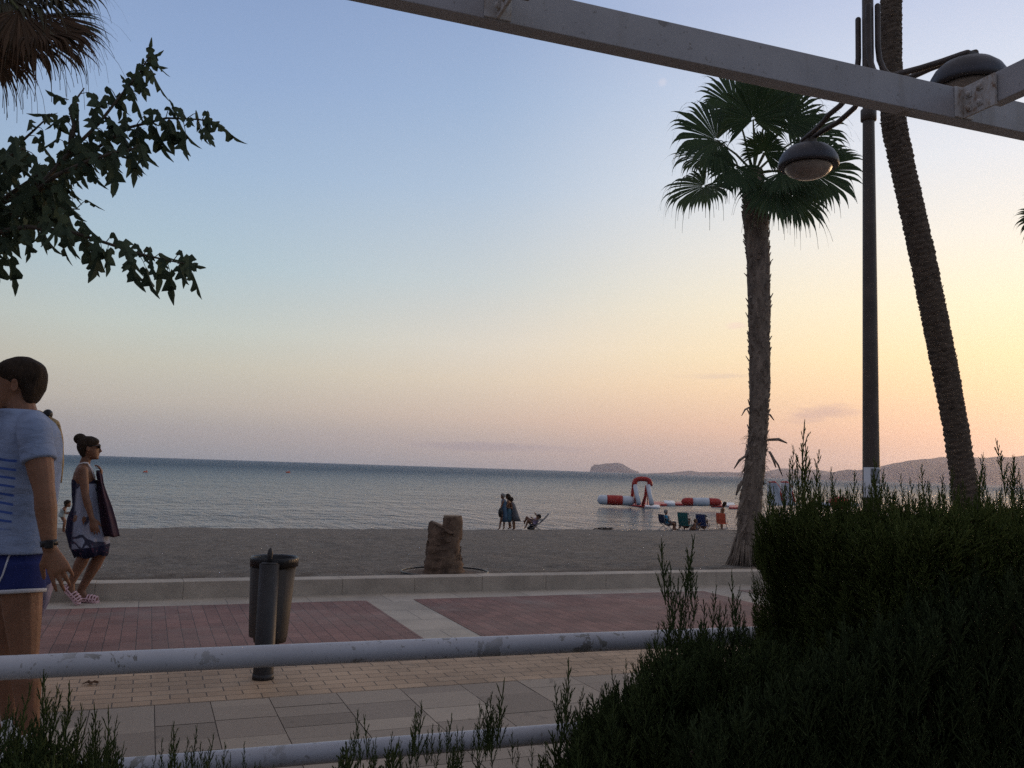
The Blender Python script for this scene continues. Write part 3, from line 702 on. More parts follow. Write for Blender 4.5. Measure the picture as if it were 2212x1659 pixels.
FR = [  # hastula px, depth, blade direction (image dx, dy, towards the camera), normal weight to camera, size, droop
    (1627, 258, -.25, (0.0, -1, .25), .9, .66, .35), (1548, 303, -.2, (-1, -.12, .15), .75, .78, .75), (1698, 262, .1, (.72, -.8, 0), .55, .62, .7),
    (1724, 300, .0, (1, -.2, .1), .55, .76, .75), (1752, 372, -.1, (1, .12, .2), .75, .76, .75), (1672, 398, -.3, (.5, .85, .3), .8, .74, .45),
    (1522, 402, -.1, (-.85, .52, .1), .45, .68, 1.0), (1590, 362, -.35, (-.5, .85, .3), .6, .50, .55), (1590, 235, .35, (-.55, -.8, -.2), .6, .66, .6),
    (1668, 215, .4, (.3, -1, -.2), .7, .68, .6), (1530, 335, .35, (-1, 0, -.3), .5, .62, .9),
    (1710, 420, .2, (.8, .7, 0), .6, .68, .7), (1650, 330, -.45, (.15, -.75, .7), .7, .42, .5), (1690, 372, -.45, (.75, .35, .6), .8, .55, .6)]
for (hx, hy, v, bd, wn, sz, dr) in FR:
    bdv = imgdir(bd[0], bd[1], bd[2]); wn = min(.9, wn + .12); nrm = (camd * wn + Z * .75 * (1 - wn) + Z * .25 + Vector((rg.uniform(-.2, .2), rg.uniform(-.2, .2), 0)))
    frond(p_o, crown_c + Vector((0, v * .1, 0)), pp(hx, hy, v), sz * 1.20, nrm, M_frond, rg, dr * 1.5, 262, 46, .022, bdv)
for i in range(5):      # young spears
    mb = MB(); e = crown_c + Vector((rg.uniform(-.18, .18), rg.uniform(-.2, .2), rg.uniform(.5, .8))); mb.tube([crown_c, crown_c.lerp(e, .6), e], [.02, .017, .004], 5); part('young_spear', mb, M_frond, p_o)

# ---- leaning palm trunk
rg = random.Random(5)
lb = on_z(2088, 1208, .05); ld = (lb - EYE).dot(fh)
lpx = [(2100, 1230, 58), (2092, 1130, 52), (2082, 1040, 52), (2066, 930, 50), (2042, 800, 53), (2020, 690, 54), (1994, 560, 53), (1972, 460, 51), (1952, 370, 50), (1937, 300, 52), (1930, 262, 52), (1926, 205, 48), (1924, 100, 46), (1925, 0, 44), (1925, -180, 42), (1920, -420, 42), (1914, -640, 40)]
lpp = [at_d(x, y, ld) for x, y, w in lpx]; lrr = [w / 2 * ld / F for x, y, w in lpx]
l2 = empty('leaning_palm', lb, 'tall palm with a leaning ringed dark trunk behind the lamp post', 'palm tree')
mb = MB(); rough_trunk(mb, lpp, lrr, 26, 34, .016, .026, 9); part('trunk', mb, M_trunk2, l2, True)
mb = MB(); boots(mb, lpp, lrr, rg, 1500, .045, .034, .0, .97, .9, .42); part('leaf_bases', mb, M_trunk2, l2)
ct = lpp[-1]
for i in range(16):
    an = i * 2.4; el = rg.uniform(-.3, .9); d = Vector((math.cos(an) * math.cos(el), math.sin(an) * math.cos(el), math.sin(el)))
    frond(l2, ct, ct + d * .75, .8, Z * .8 + Vector((0, 0, .2)) - d * .2, M_frond, rg, .8, 230, 22, .022)

# ---- sawn palm stump
rg = random.Random(9)
sb = on_z(961, 1237, .07); sd = (sb - EYE).dot(fh); spx = lambda x, y, v=0: at_d(x, y, sd + v)
s_o = empty('palm_stump', sb, 'short sawn-off palm stump with a stepped top standing in the sand by the kerb', 'tree stump')
k_ = sd / F
mb = MB(); st = [(958, 1244, 84), (958, 1225, 80), (958, 1195, 74), (960, 1165, 70), (959, 1146, 68), (962, 1139, 70)]
rough_trunk(mb, [spx(x, y) for x, y, w in st], [w / 2 * k_ for x, y, w in st], 26, 5, .035, .02, 2); part('trunk', mb, M_stump, s_o, True)
mb = MB(); boots(mb, [spx(x, y) for x, y, w in st], [w / 2 * k_ for x, y, w in st], rg, 50, .06, .05, .0, .72, .9, .12); part('leaf_bases', mb, M_stump, s_o)
mb = MB(); up_ = [(976, 1165, 42), (977, 1140, 43), (978, 1124, 41), (977, 1116, 40)]
rough_trunk(mb, [spx(x, y, -.02) for x, y, w in up_], [w / 2 * k_ for x, y, w in up_], 20, 4, .012, 0, 4); part('upper_block', mb, M_stump, s_o, True)
mb = MB(); c1 = spx(977, 1115, -.02); mb.tube([c1 - Z * .03, c1 + Z * .008, c1 + Z * .012], [.108, .112, .10], 20); c2 = spx(944, 1138, 0); mb.tube([c2 - Z * .012, c2 + Z * .01], [.10, .095], 16); part('cut_top', mb, M_cut, s_o)
mb = MB(); cc = Vector((sb.x, sb.y, .055)); mb.tube([cc - Z * .02, cc + Z * .012, cc + Z * .028], [.54, .46, .2], 30); part('soil_ring', mb, mat('brown plant litter', (.13, .09, .065), .95, .5, 18, .8, 30), s_o, True)
mb = MB(); pts = [cc + Vector((math.cos(a) * .55, math.sin(a) * .5, .03)) for a in np.linspace(0, 2 * math.pi, 40)]; mb.tube(pts, .012, 6); hs = mb.build('irrigation_hose', M_liner, origin=tuple(cc)); tag(hs, 'thin dark irrigation hose looped on the sand round the stump', 'hose')

# ---- palm beyond the upper left corner with drooping dry fronds
rg = random.Random(33)
ud = 7.0; up2 = lambda px, py, v=0: at_d(px, py, ud + v)
ub = up2(-175, 1300); ub.z = 0
u_o = empty('dry_palm', ub, 'fan palm at the upper left corner with drooping brown dried fronds', 'palm tree')
uc = up2(-95, -115)
tpts = [Vector((ub.x, ub.y, 0)), Vector((ub.x, ub.y, 0)).lerp(uc, .5) + Vector((-.05, 0, 0)), uc]
mb = MB(); rough_trunk(mb, tpts, [.26, .2, .2], 18, 14, .02, .01, 3); part('trunk', mb, M_trunk, u_o, True)
for (hx, hy, v, bd, sz, dr, m_, arc) in ((62, 40, 0, (.92, .42, .1), .72, .55, M_frond_mid, 150), (40, 20, -.2, (.6, .75, .2), .78, .5, M_frond_dry, 130), (95, -55, .1, (.8, .6, 0), .62, .6, M_frond_mid, 160),
                                      (20, -60, .2, (.7, .6, 0), .8, .6, M_frond_mid, 150), (-40, 80, -.3, (.25, .95, .1), .62, .5, M_frond_dry, 100), (-70, 40, .1, (.1, 1, 0), .7, .5, M_frond_dry, 110), (60, -130, .2, (.8, .5, 0), .7, .6, M_frond, 180), (-150, -150, .5, (-.8, 0, .2), .8, .6, M_frond, 220), (-130, -200, -.4, (-.3, -.8, .4), .8, .6, M_frond, 220), (-30, -210, 0, (.4, -.9, 0), .8, .6, M_frond, 220), (-60, 10, .3, (.3, .9, -.1), .8, .5, M_frond_dry, 120), (30, 60, .25, (.75, .66, .1), .8, .6, M_frond_dry, 140), (75, 70, -.15, (.95, .3, .2), .58, .8, M_frond_dry, 130), (0, 0, .1, (.9, .2, .1), .85, .7, M_frond_mid, 150)):
    h = up2(hx, hy, v); frond(u_o, uc, h, sz, camd * .5 + Z * .6 + RIGHT * .2, m_, rg, dr * 1.6, arc, 42, .02, imgdir(*bd))

# ---- palm past the right edge: only its leaf tips reach in
rg = random.Random(44)
ed = 15.0; ep = lambda px, py, v=0: at_d(px, py, ed + v)
eb = on_z(2312, 1205, .05); e_o = empty('distant_palm', eb, 'palm cut off by the right edge so only a few leaf tips show', 'palm tree')
ec = ep(2318, 440); mb = MB(); rough_trunk(mb, [Vector((eb.x, eb.y, 0)), Vector((eb.x, eb.y, 0)).lerp(ec, .5), ec], [.22, .18, .18], 14, 10, .02, .01, 6); part('trunk', mb, M_trunk, e_o, True)
for (hx, hy, bd, sz) in ((2262, 470, (-.75, .65, .1), .62), (2262, 425, (-1, .1, 0), .40), (2290, 500, (-.35, .9, .2), .62), (2340, 380, (.2, -1, 0), .8), (2380, 440, (1, .1, 0), .8), (2300, 380, (-.5, -.9, -.2), .5), (2360, 500, (.6, .8, 0), .7)):
    frond(e_o, ec, ep(hx, hy), sz, camd * .5 + Z * .6, M_frond, rg, .9, 210, 26, .02, imgdir(*bd))
# ================================================================== BROADLEAF TREE (upper left)
M_leaf = leafmat('lobed tree leaf', (.036, .054, .034), (.075, .102, .060), .7, .35, .1)
M_twig = mat('tree twig', (.07, .055, .04), .8, .3, 20)
def lobed_leaf(mb, o, a, n, L, rg):
    """a deeply five-lobed leaf with a wavy, toothed edge, hanging from its stalk"""
    a = a.normalized(); n = (n - a * n.dot(a)); n = n.normalized() if n.length > 1e-4 else a.orthogonal().normalized(); s_ = a.cross(n)
    k = lambda lo, hi: rg.uniform(lo, hi)
    # outline on one side: (along, across)
    half = [(0, .02), (-.10, .13), (-.05, .27), (.03, .36 * k(.8, 1.2)), (.13, .33 * k(.8, 1.1)), (.16, .20), (.22, .17), (.30, .30 * k(.8, 1.2)), (.42, .40 * k(.8, 1.25)), (.52, .39 * k(.75, 1.15)), (.50, .30), (.44, .22), (.42, .13), (.52, .12), (.60, .17 * k(.8, 1.1)), (.70, .17), (.80, .13), (.90, .075), (1.0, .01)]
    curl = k(-.6, .9); fold = k(.05, .8); sway = k(-.4, .4)
    def P(u, w, sg):
        bend = curl * (u ** 2) * .45
        return o + a * (u * L) + s_ * (sg * w * .66 * L * (1 + k(-.14, .14)) * math.cos(fold) + sway * u * u * L * .5) + n * (-w * L * math.sin(fold) * .9 + bend * L + k(-.012, .012) * L) - Z * (w * w * L * .35)
    mid_u = [0, .05, .12, .2, .3, .42, .55, .7, .85, 1.0]
    for sg in (1, -1):
        vs = []; fs = []
        c_idx = []
        for u in mid_u: c_idx.append(len(vs)); vs.append(o + a * u * L + s_ * (sway * u * u * L * .5) + n * (curl * u * u * .45 * L))
        h0 = len(vs)
        for u, w in half: vs.append(P(u, w, sg))
        def near(u): return min(range(len(mid_u)), key=lambda i: abs(mid_u[i] - max(0, u)))
        for i in range(len(half) - 1):
            m0, m1 = near(half[i][0]), near(half[i + 1][0])
            if m1 < m0: m1 = m0
            f = (c_idx[m0], h0 + i, h0 + i + 1) if m0 == m1 else (c_idx[m0], h0 + i, h0 + i + 1, c_idx[m1])
            fs.append(f if sg > 0 else tuple(reversed(f)))
        mb.add(vs, fs)
rg = random.Random(77)
TD = 4.9; tx = lambda px, py, v=0: at_d(px, py, TD + v)
tb = tx(-260, 1300); tb.z = 0
t_o = empty('broadleaf_tree', tb, 'leafy branches with drooping lobed leaves reaching in from the left edge', 'tree')
fork = tx(-235, 640)
mb = MB(); mb.tube([tb, tb.lerp(fork, .5) + Vector((.04, 0, 0)), fork, tx(-200, 420), tx(-200, 150)], [.12, .10, .085, .06, .03], 12); part('trunk', mb, M_twig, t_o, True)
BR = [  # pixel polyline with depth, leaf spacing
    ([(-225, 560, 0), (-60, 520, -.1), (60, 430, -.15), (150, 330, -.1), (215, 265, -.05), (262, 205, 0), (300, 160, .05), (322, 122, .08)], .052, 1.0),
    ([(-225, 520, 0), (-40, 460, .2), (90, 400, .25), (185, 335, .25), (280, 275, .2), (360, 255, .15), (430, 258, .1), (456, 264, .1)], .040, 1.0),
    ([(-225, 600, 0), (-60, 510, -.2), (60, 490, -.25), (150, 500, -.25), (230, 525, -.2), (300, 548, -.2), (360, 562, -.15), (402, 570, -.15)], .040, 1.0),
    ([(-225, 480, 0), (-80, 400, .3), (20, 330, .35), (75, 280, .35), (112, 245, .3)], .06, 1.0),
    ([(-225, 560, 0), (-40, 480, .0), (60, 460, .05), (130, 450, .05), (172, 452, .05)], .045, 1.0),
    ([(-60, 500, .1), (20, 420, .1), (110, 360, .1), (190, 320, .1)], .045, 1.0),
    ([(60, 430, -.15), (120, 380, -.2), (185, 350, -.2), (245, 330, -.2), (300, 318, -.2)], .045, .9),
    ([(-120, 440, -.3), (-20, 360, -.35), (50, 320, -.35)], .05, 1.0),
    ([(150, 330, -.1), (160, 270, -.1), (150, 235, -.1), (182, 190, -.1)], .055, .9),
    ([(-225, 620, .1), (-60, 540, .3), (0, 505, .3), (45, 500, .3)], .06, 1.0),
]
twigs = MB(); leaves = MB()
for pl, gap, sc in BR:
    P = [tx(x, y, v) for x, y, v in pl]
    twigs.tube(P, [.013 * (1 - i / (len(P) - 1)) + .0035 for i in range(len(P))], 6)
    tot = sum((P[i + 1] - P[i]).length for i in range(len(P) - 1)); d = 0.18 * tot if pl[0][0] < -100 else 0.0; k_ = 0
    while d < tot:
        acc = 0
        for i in range(len(P) - 1):
            sl_ = (P[i + 1] - P[i]).length
            if acc + sl_ >= d: c = P[i].lerp(P[i + 1], (d - acc) / sl_); ax = (P[i + 1] - P[i]).normalized(); break
            acc += sl_
        an = k_ * 2.4 + rg.uniform(-.5, .5); e1 = ax.orthogonal().normalized(); e2 = ax.cross(e1)
        out = (e1 * math.cos(an) + e2 * math.sin(an)); out = (out + ax * .5 + Z * rg.uniform(.0, .35)).normalized()
        ln = rg.uniform(.03, .10) * sc; h_ = c + out * ln - Z * .01
        twigs.tube([c, c.lerp(h_, .6) + Z * .008, h_], [.0028, .0022, .0018], 4)
        hang = (-Z * rg.uniform(.7, 1.6) + out * rg.uniform(.15, .75) + ax * .25 + Vector((rg.uniform(-.25, .25), rg.uniform(-.25, .25), 0))).normalized()
        nn = (out * 1.0 + Vector((rg.uniform(-.7, .7), rg.uniform(-1.1, .3), rg.uniform(-.2, .7))))
        lobed_leaf(leaves, h_, hang, nn, sc * rg.uniform(.095, .205), rg)
        d += gap * .84 * rg.uniform(.5, 1.1); k_ += 1
# tips
for x, y, v, dx, dy, L in ((322, 122, .08, .1, -.9, .11), (318, 130, .08, .9, -.35, .12), (318, 135, .08, .75, .2, .12), (310, 150, .06, .8, .75, .17), (290, 170, .04, .8, .8, .17), (275, 180, .04, -.5, -.6, .08), (262, 205, 0, -.2, .95, .15), (140, 215, -.1, -.8, -.3, .14), (118, 245, .3, -.9, .1, .15),
                          (450, 262, .1, .75, .35, .12), (440, 258, .1, .3, .9, .16), (380, 250, .12, -.2, -.7, .10), (402, 570, -.15, .85, .3, .11), (395, 568, -.15, .1, .95, .15), (350, 560, -.15, -.1, 1, .2), (20, 560, .2, .15, 1, .22), (0, 560, .1, -.1, 1, .2), (360, 262, .12, .1, 1, .2), (300, 285, .2, 0, 1, .22), (240, 350, -.2, .3, 1, .22), (285, 330, -.2, .25, 1, .2), (215, 540, -.2, -.05, 1, .22)):
    lobed_leaf(leaves, tx(x, y, v), imgdir(dx, dy, rg.uniform(-.2, .3)), camd + Vector((rg.uniform(-.5, .5), 0, rg.uniform(-.3, .5))), L, rg)
for i in range(50):       # the dense middle of the crown
    x, y = rg.uniform(-120, 175), rg.uniform(300, 480)
    if x > 40 + (y - 300) * .9: continue
    lobed_leaf(leaves, tx(x, y, rg.uniform(-.4, .4)), imgdir(rg.uniform(-.5, .5), rg.uniform(.4, 1), rg.uniform(-.3, .3)), camd + Vector((rg.uniform(-1, 1), 0, rg.uniform(-.4, .8))), rg.uniform(.14, .21), rg)
for i in range(70):       # crown out past the edge
    lobed_leaf(leaves, tx(rg.uniform(-420, -90), rg.uniform(120, 560), rg.uniform(-.6, .6)), imgdir(rg.uniform(-.5, .5), rg.uniform(.4, 1), 0), camd + Vector((rg.uniform(-1, 1), 0, rg.uniform(-.4, .8))), rg.uniform(.14, .21), rg)
part('branch', twigs, M_twig, t_o, True); part('crown', leaves, M_leaf, t_o)

# ================================================================== CONIFER HEDGE AND SHRUBS
M_con = leafmat('conifer sprig', (.042, .062, .024), (.085, .112, .036), .75, .28, .1)
M_con_shade = leafmat('shaded conifer sprig', (.026, .040, .016), (.055, .074, .028), .75, .22, .1)  # darker copy: shade in the lower right corner put into the sprig colour
M_con_lit = leafmat('lit conifer sprig', (.072, .10, .028), (.14, .17, .046), .75, .4, .1)  # lighter copy: skylight on the tall hedge painted into its sprigs
M_core = mat('hedge interior shade', (.010, .014, .007), .95, .4, 30, 0, 40, 0, .05)  # near-black base colour stands for the shade inside the hedge
M_stem = mat('conifer stem', (.06, .035, .025), .85, .3, 15)
def sprig(rg, L, nb, spread=.5, thick=.0026, lcoef=.42):
    mb = MB()
    def shoot(o, d, ln, th, lvl):
        n = 4 if lvl else 6; pts = []; rad = []; p = o.copy(); dd = d.copy()
        for i in range(n + 1):
            pts.append(p.copy()); t = i / n
            rad.append(th * (1.2 if i % 2 else .62) * (1 - .35 * t) if i < n else th * .35)
            dd = (dd + Z * .10 + Vector((rg.uniform(-.06, .06), rg.uniform(-.06, .06), 0))).normalized(); p = p + dd * (ln / n)
        mb.tube(pts, rad, 3 if lvl else 4, cap=False)
        return pts
    pts = shoot(Vector((0, 0, 0)), Vector((rg.uniform(-.08, .08), rg.uniform(-.08, .08), 1)).normalized(), L, thick, 0)
    for k in range(nb):
        t = (k + .4) / nb * .92; f = t * (len(pts) - 1); i = int(f); c = pts[i].lerp(pts[min(i + 1, len(pts) - 1)], f - i)
        an = k * 2.4 + rg.uniform(-.4, .4); o_ = Vector((math.cos(an), math.sin(an), 0)); d = (Z + o_ * spread * rg.uniform(.7, 1.3)).normalized()
        ln = L * (lcoef * (1 - t) + .08) * rg.uniform(.7, 1.2); q_ = shoot(c, d, ln, thick * .9, 1)
        if ln > .035:
            for m_ in range(3 if ln < .06 else 5):
                c2 = q_[1 + m_ % 3]; an2 = an + (1 if m_ % 2 else -1) * rg.uniform(.8, 1.5); o2 = Vector((math.cos(an2), math.sin(an2), 0))
                shoot(c2, (d + o2 * .55).normalized(), ln * rg.uniform(.25, .42), thick * .8, 1)
    v = np.array([tuple(x) for x in mb.v]); f = np.array([q for q in mb.f if len(q) == 4]); return v, f
srg = random.Random(5)
T_long = [sprig(srg, 1.0 * .20, 10, .36, .0023, srg.uniform(.22, .36)) for _ in range(6)]
T_short = [sprig(srg, 1.0 * .15, 14, .55, .0025) for _ in range(6)]
T_tuft = [sprig(srg, .15, 20, .72, .0027) for _ in range(6)]
def scatter(items, rng_):
    """items: (template, position, up vector, scale) -> arrays"""
    V = []; Q = []; k = 0
    for (tv, tf), p, up_, sc in items:
        u = np.array(up_) / np.linalg.norm(up_); a = rng_.uniform(0, 6.283); r_ = np.array([math.cos(a), math.sin(a), 0.0]); x = r_ - u * r_.dot(u); x /= np.linalg.norm(x); y = np.cross(u, x)
        V.append((tv * sc) @ np.stack([x, y, u]) + np.array(p)); Q.append(tf + k); k += len(tv)
    return np.concatenate(V), np.concatenate(Q)
def np_mesh(name, V, Q):
    me = bpy.data.meshes.new(name); me.vertices.add(len(V)); me.vertices.foreach_set('co', V.astype(np.float32).ravel())
    me.loops.add(Q.size); me.loops.foreach_set('vertex_index', Q.astype(np.int32).ravel())
    me.polygons.add(len(Q)); me.polygons.foreach_set('loop_start', np.arange(0, Q.size, 4, dtype=np.int32))
    me.update(calc_edges=True); return me
def foliage(root, items, seed, m_=None):
    V, Q = scatter(items, np.random.default_rng(seed)); og = np.array(tuple(root.location))
    return link_mesh('foliage', np_mesh('foliage', V - og, Q), m_ or M_con, root)
pick = lambda T: T[srg.randrange(len(T))]

# tall hedge at the right
HX0, HX1, HY0, HY1, HZ = 1.735, 3.6, 1.60, 2.16, 1.285
h_o = empty('tall_hedge', ((HX0 + HX1) / 2, (HY0 + HY1) / 2, 0), 'tall dense dark conifer hedge filling the lower right corner', 'hedge')
it = []
def htop(x, y): return HZ + noise.noise(Vector((x * 3.1, y * 3, 0))) * .035 + noise.noise(Vector((x * 9, y * 8, 4))) * .018 - .03 * max(0, (1.95 - x)) * 2
def jit(s_): return srg.uniform(-s_, s_)
for i in range(2900):    # top
    x, y = srg.uniform(HX0, HX1), srg.uniform(HY0, HY1); z = htop(x, y) - srg.uniform(.0, .13)
    it.append((pick(T_short if srg.random() < .5 else T_tuft), (x, y, z - .09), (jit(.3), jit(.3), 1), srg.uniform(.65, 1.15)))
for i in range(3300):    # camera side
    x = srg.uniform(HX0, HX1); z = srg.uniform(.25, htop(x, HY0)); bul = noise.noise(Vector((x * 2.5, 0, z * 2.5))) * .05
    it.append((pick(T_tuft), (x, HY0 + .02 + bul + srg.uniform(0, .07), z - .1), (jit(.4), -.45 + jit(.3), 1), srg.uniform(.7, 1.3)))
for i in range(2200):    # left end
    y = srg.uniform(HY0, HY1); z = srg.uniform(.25, htop(HX0, y)); bul = noise.noise(Vector((9, y * 3, z * 3.4))) * .06
    it.append((pick(T_tuft), (HX0 + bul + srg.uniform(0, .06), y, z - .1), (-.28 + jit(.25), jit(.4), 1), srg.uniform(.55, 1.0)))
def tip_at(px, py, y_, L, T=T_long, lean=(0, 0)):
    """a shoot whose tip is seen at a pixel, growing in the depth plane y_"""
    p = at_y(px, py, y_); it_.append((pick(T), (p.x - lean[0] * L, p.y, p.z - L), (lean[0], lean[1], 1), L / .20))
it_ = it
for px, py, L in ((1733, 905, .20), (1762, 968, .15), (1712, 960, .14), (1772, 1012, .12), (1801, 1008, .11), (1690, 1038, .10), (1840, 1012, .12), (1888, 985, .16), (1915, 1025, .10), (1950, 1020, .11), (1972, 1030, .10), (2010, 1035, .10), (2055, 1005, .12), (2112, 975, .15), (2136, 1040, .1), (2170, 945, .20), (2188, 1000, .14), (2205, 1010, .13), (1660, 1060, .1), (1672, 1048, .1), (1868, 1040, .1), (1900, 1008, .14), (1878, 1020, .13), (1995, 1000, .13), (2028, 1020, .12), (2085, 1030, .10), (1744, 985, .13), (1725, 985, .14)):
    tip_at(px, py, srg.uniform(1.95, 2.15), L)
    for _ in range(2): tip_at(px + jit(14), py + srg.uniform(25, 70), srg.uniform(1.95, 2.15), L * .8)
for i in range(130): tip_at(srg.uniform(1655, 2212), 1062 + jit(22), srg.uniform(1.8, 2.15), srg.uniform(.07, .12), T_long)
for i in range(150): tip_at(1636 + jit(14), srg.uniform(1075, 1500), srg.uniform(2.0, 2.15), srg.uniform(.05, .11), T_tuft if srg.random() < .5 else T_long, (-srg.uniform(.1, .7), 0))
foliage(h_o, it, 3, M_con_lit)
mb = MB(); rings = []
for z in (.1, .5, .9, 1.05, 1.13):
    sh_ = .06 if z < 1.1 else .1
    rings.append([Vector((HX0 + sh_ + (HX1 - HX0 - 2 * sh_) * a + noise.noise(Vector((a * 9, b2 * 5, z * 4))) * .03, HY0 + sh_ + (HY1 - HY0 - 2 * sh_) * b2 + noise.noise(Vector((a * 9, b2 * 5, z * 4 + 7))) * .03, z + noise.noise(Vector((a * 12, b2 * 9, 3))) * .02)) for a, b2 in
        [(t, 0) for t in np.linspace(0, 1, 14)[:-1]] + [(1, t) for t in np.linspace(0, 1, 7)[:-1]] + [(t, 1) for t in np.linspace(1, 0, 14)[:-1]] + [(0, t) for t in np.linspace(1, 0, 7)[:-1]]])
mb.loft(rings); part('shade_core', mb, M_core, h_o, True)  # added dark core, painted as the hedge's inner shade
mb = MB()
for k in range(9): x = HX0 + .12 + k * .2; mb.tube([(x, 1.9, 0), (x + jit(.03), 1.9 + jit(.05), .4), (x + jit(.05), 1.9 + jit(.08), .9)], [.022, .018, .01], 6)
part('stems', mb, M_stem, h_o)

def shrub(label, prof, yc, yw, count, tall, zmin, seed, dens_pow=1.6, grp=None, Ls=(.09, .16)):
    """loose shrub whose top outline is a pixel profile in the plane yc; shoots thin out upwards"""
    global it_
    items = it_ = []
    xs_ = [p[0] for p in prof]; ys_ = [p[1] for p in prof]; c = at_y(sum(xs_) / len(xs_), 1600, yc)
    root = empty('conifer_shrub', (c.x, yc, 0), label, 'shrub', grp)
    for i in range(count):
        px = srg.uniform(xs_[0], xs_[-1]); py = float(np.interp(px, xs_, ys_)); y_ = yc + jit(yw)
        top_ = at_y(px, py, yc).z; p = at_y(px, 1200, y_)
        depth_ = max(.06, top_ - zmin); z = top_ - depth_ * (srg.random() ** dens_pow) - srg.uniform(0, .03)
        L = srg.uniform(*Ls); items.append((pick(T_short if srg.random() < .5 else T_tuft), (p.x, y_, z - L * .9), (jit(.3), jit(.3), 1), L / .15))
    for px, py, L in tall:
        tip_at(px, py, yc + jit(yw * .6), L)
        for _ in range(2): tip_at(px + jit(16), py + srg.uniform(20, 70), yc + jit(yw * .6), L * srg.uniform(.6, .9))
    foliage(root, items, seed, M_con_shade if seed == 12 else None)
    mb = MB(); w = max(1, int((xs_[-1] - xs_[0]) / 45))
    for k in range(w + 1):
        px = xs_[0] + (xs_[-1] - xs_[0]) * (k + .5) / (w + 1); p = at_y(px, float(np.interp(px, xs_, ys_)), yc)
        mb.tube([(p.x, yc + jit(yw * .5), 0), (p.x + jit(.03), yc + jit(yw * .5), p.z * .5), (p.x + jit(.05), yc + jit(yw * .5), max(.2, p.z - .1))], [.012, .008, .004], 5)
    part('stems', mb, M_stem, root)
    return root
shrub('sloping conifer shrub rising against the left end of the tall hedge', [(1190, 1665), (1230, 1600), (1290, 1520), (1350, 1462), (1400, 1425), (1450, 1362), (1520, 1345), (1600, 1350), (1660, 1370), (1760, 1390)], 1.86, .16, 2600,
      [(1440, 1160, .17), (1482, 1150, .17), (1500, 1240, .12), (1540, 1262, .12), (1560, 1300, .1), (1585, 1230, .14), (1600, 1300, .1), (1455, 1240, .14), (1418, 1340, .09), (1398, 1375, .09), (1330, 1440, .09), (1378, 1420, .1), (1300, 1480, .09), (1352, 1420, .09), (1270, 1500, .1), (1520, 1290, .12), (1475, 1250, .13), (1612, 1330, .1)], .25, 11, 1.1)
# fill between that shrub and the hedge, lower down
shrub('low dark conifer shrub in front of the tall hedge, in the bottom right corner', [(1480, 1560), (1600, 1480), (1720, 1420), (1860, 1340), (1990, 1270), (2120, 1215), (2260, 1180)], 1.50, .09, 2500, [(1700, 1385, .1), (1755, 1350, .1), (1890, 1290, .09), (2040, 1215, .1), (1830, 1320, .09), (1960, 1250, .1), (2100, 1190, .1)], .25, 12, 1.0)
shrub('thin upright conifer shrub right of centre at the bottom edge', [(752, 1640), (790, 1605), (840, 1630), (900, 1600), (960, 1640), (1040, 1610), (1090, 1590), (1130, 1640), (1200, 1640), (1260, 1570)], 1.9, .10, 420,
      [(768, 1530, .11), (798, 1540, .1), (783, 1575, .08), (848, 1580, .08), (868, 1590, .08), (908, 1505, .14), (893, 1540, .11), (935, 1560, .09), (968, 1540, .1), (990, 1565, .09), (1000, 1570, .09), (1035, 1515, .13), (1055, 1505, .12), (1078, 1458, .16), (1062, 1490, .13), (1110, 1575, .08), (1150, 1590, .07), (1228, 1420, .17), (1210, 1470, .12), (1248, 1480, .12), (1180, 1600, .08), (1262, 1530, .1)], .3, 13, .8)
shrub('short sparse conifer shrub with few thin shoots between the two larger low shrubs', [(280, 1655), (340, 1640), (430, 1640), (520, 1655), (600, 1668)], 1.95, .08, 150,
      [(352, 1590, .09), (385, 1555, .11), (405, 1590, .08), (420, 1565, .1), (452, 1580, .1), (440, 1600, .08), (485, 1600, .08), (530, 1598, .08), (500, 1625, .06), (330, 1625, .06), (565, 1640, .05), (590, 1645, .05)], .35, 14, .9)
shrub('bushy conifer shrub at the bottom left corner in front of the walking man', [(-90, 1540), (-20, 1575), (40, 1590), (110, 1575), (180, 1590), (240, 1615), (268, 1650), (300, 1672)], 1.9, .16, 1200,
      [(-30, 1440, .14), (50, 1470, .12), (110, 1440, .15), (118, 1490, .11), (152, 1470, .14), (96, 1500, .1), (175, 1520, .11), (218, 1510, .13), (205, 1545, .1), (240, 1520, .12), (258, 1580, .09), (60, 1520, .1), (20, 1500, .1), (265, 1600, .08)], .3, 15, 1.2)
# ================================================================== PEOPLE
from mathutils.bvhtree import BVHTree
def skin_mat(name, c): 
    M = mat(name, c, .55, .22, 7, .2, 50, 0, .3); M.node_tree.nodes['Principled BSDF'].inputs['Subsurface Weight'].default_value = .06
    return M
SK1 = skin_mat('tanned skin', (.19, .092, .052)); SK2 = skin_mat('brown skin', (.18, .088, .052)); SK3 = skin_mat('light skin', (.40, .23, .15))
M_hair = mat('dark brown hair', (.030, .019, .012), .7, .5, 30, .8, 90, 0, .15, stretch=(1, 1, .3))
M_blond = mat('blond hair', (.32, .22, .10), .6, .35, 30, .6, 90, 0, .4, stretch=(1, 1, .3))
M_greyhair = mat('grey hair', (.20, .19, .18), .6, .3, 30, .5, 90)
def cloth(name, c, var=.12, scale=14, c2=None, bump=.35, bs=9): return mat(name, c, .85, var, scale, bump, bs, 0, .1, c2)

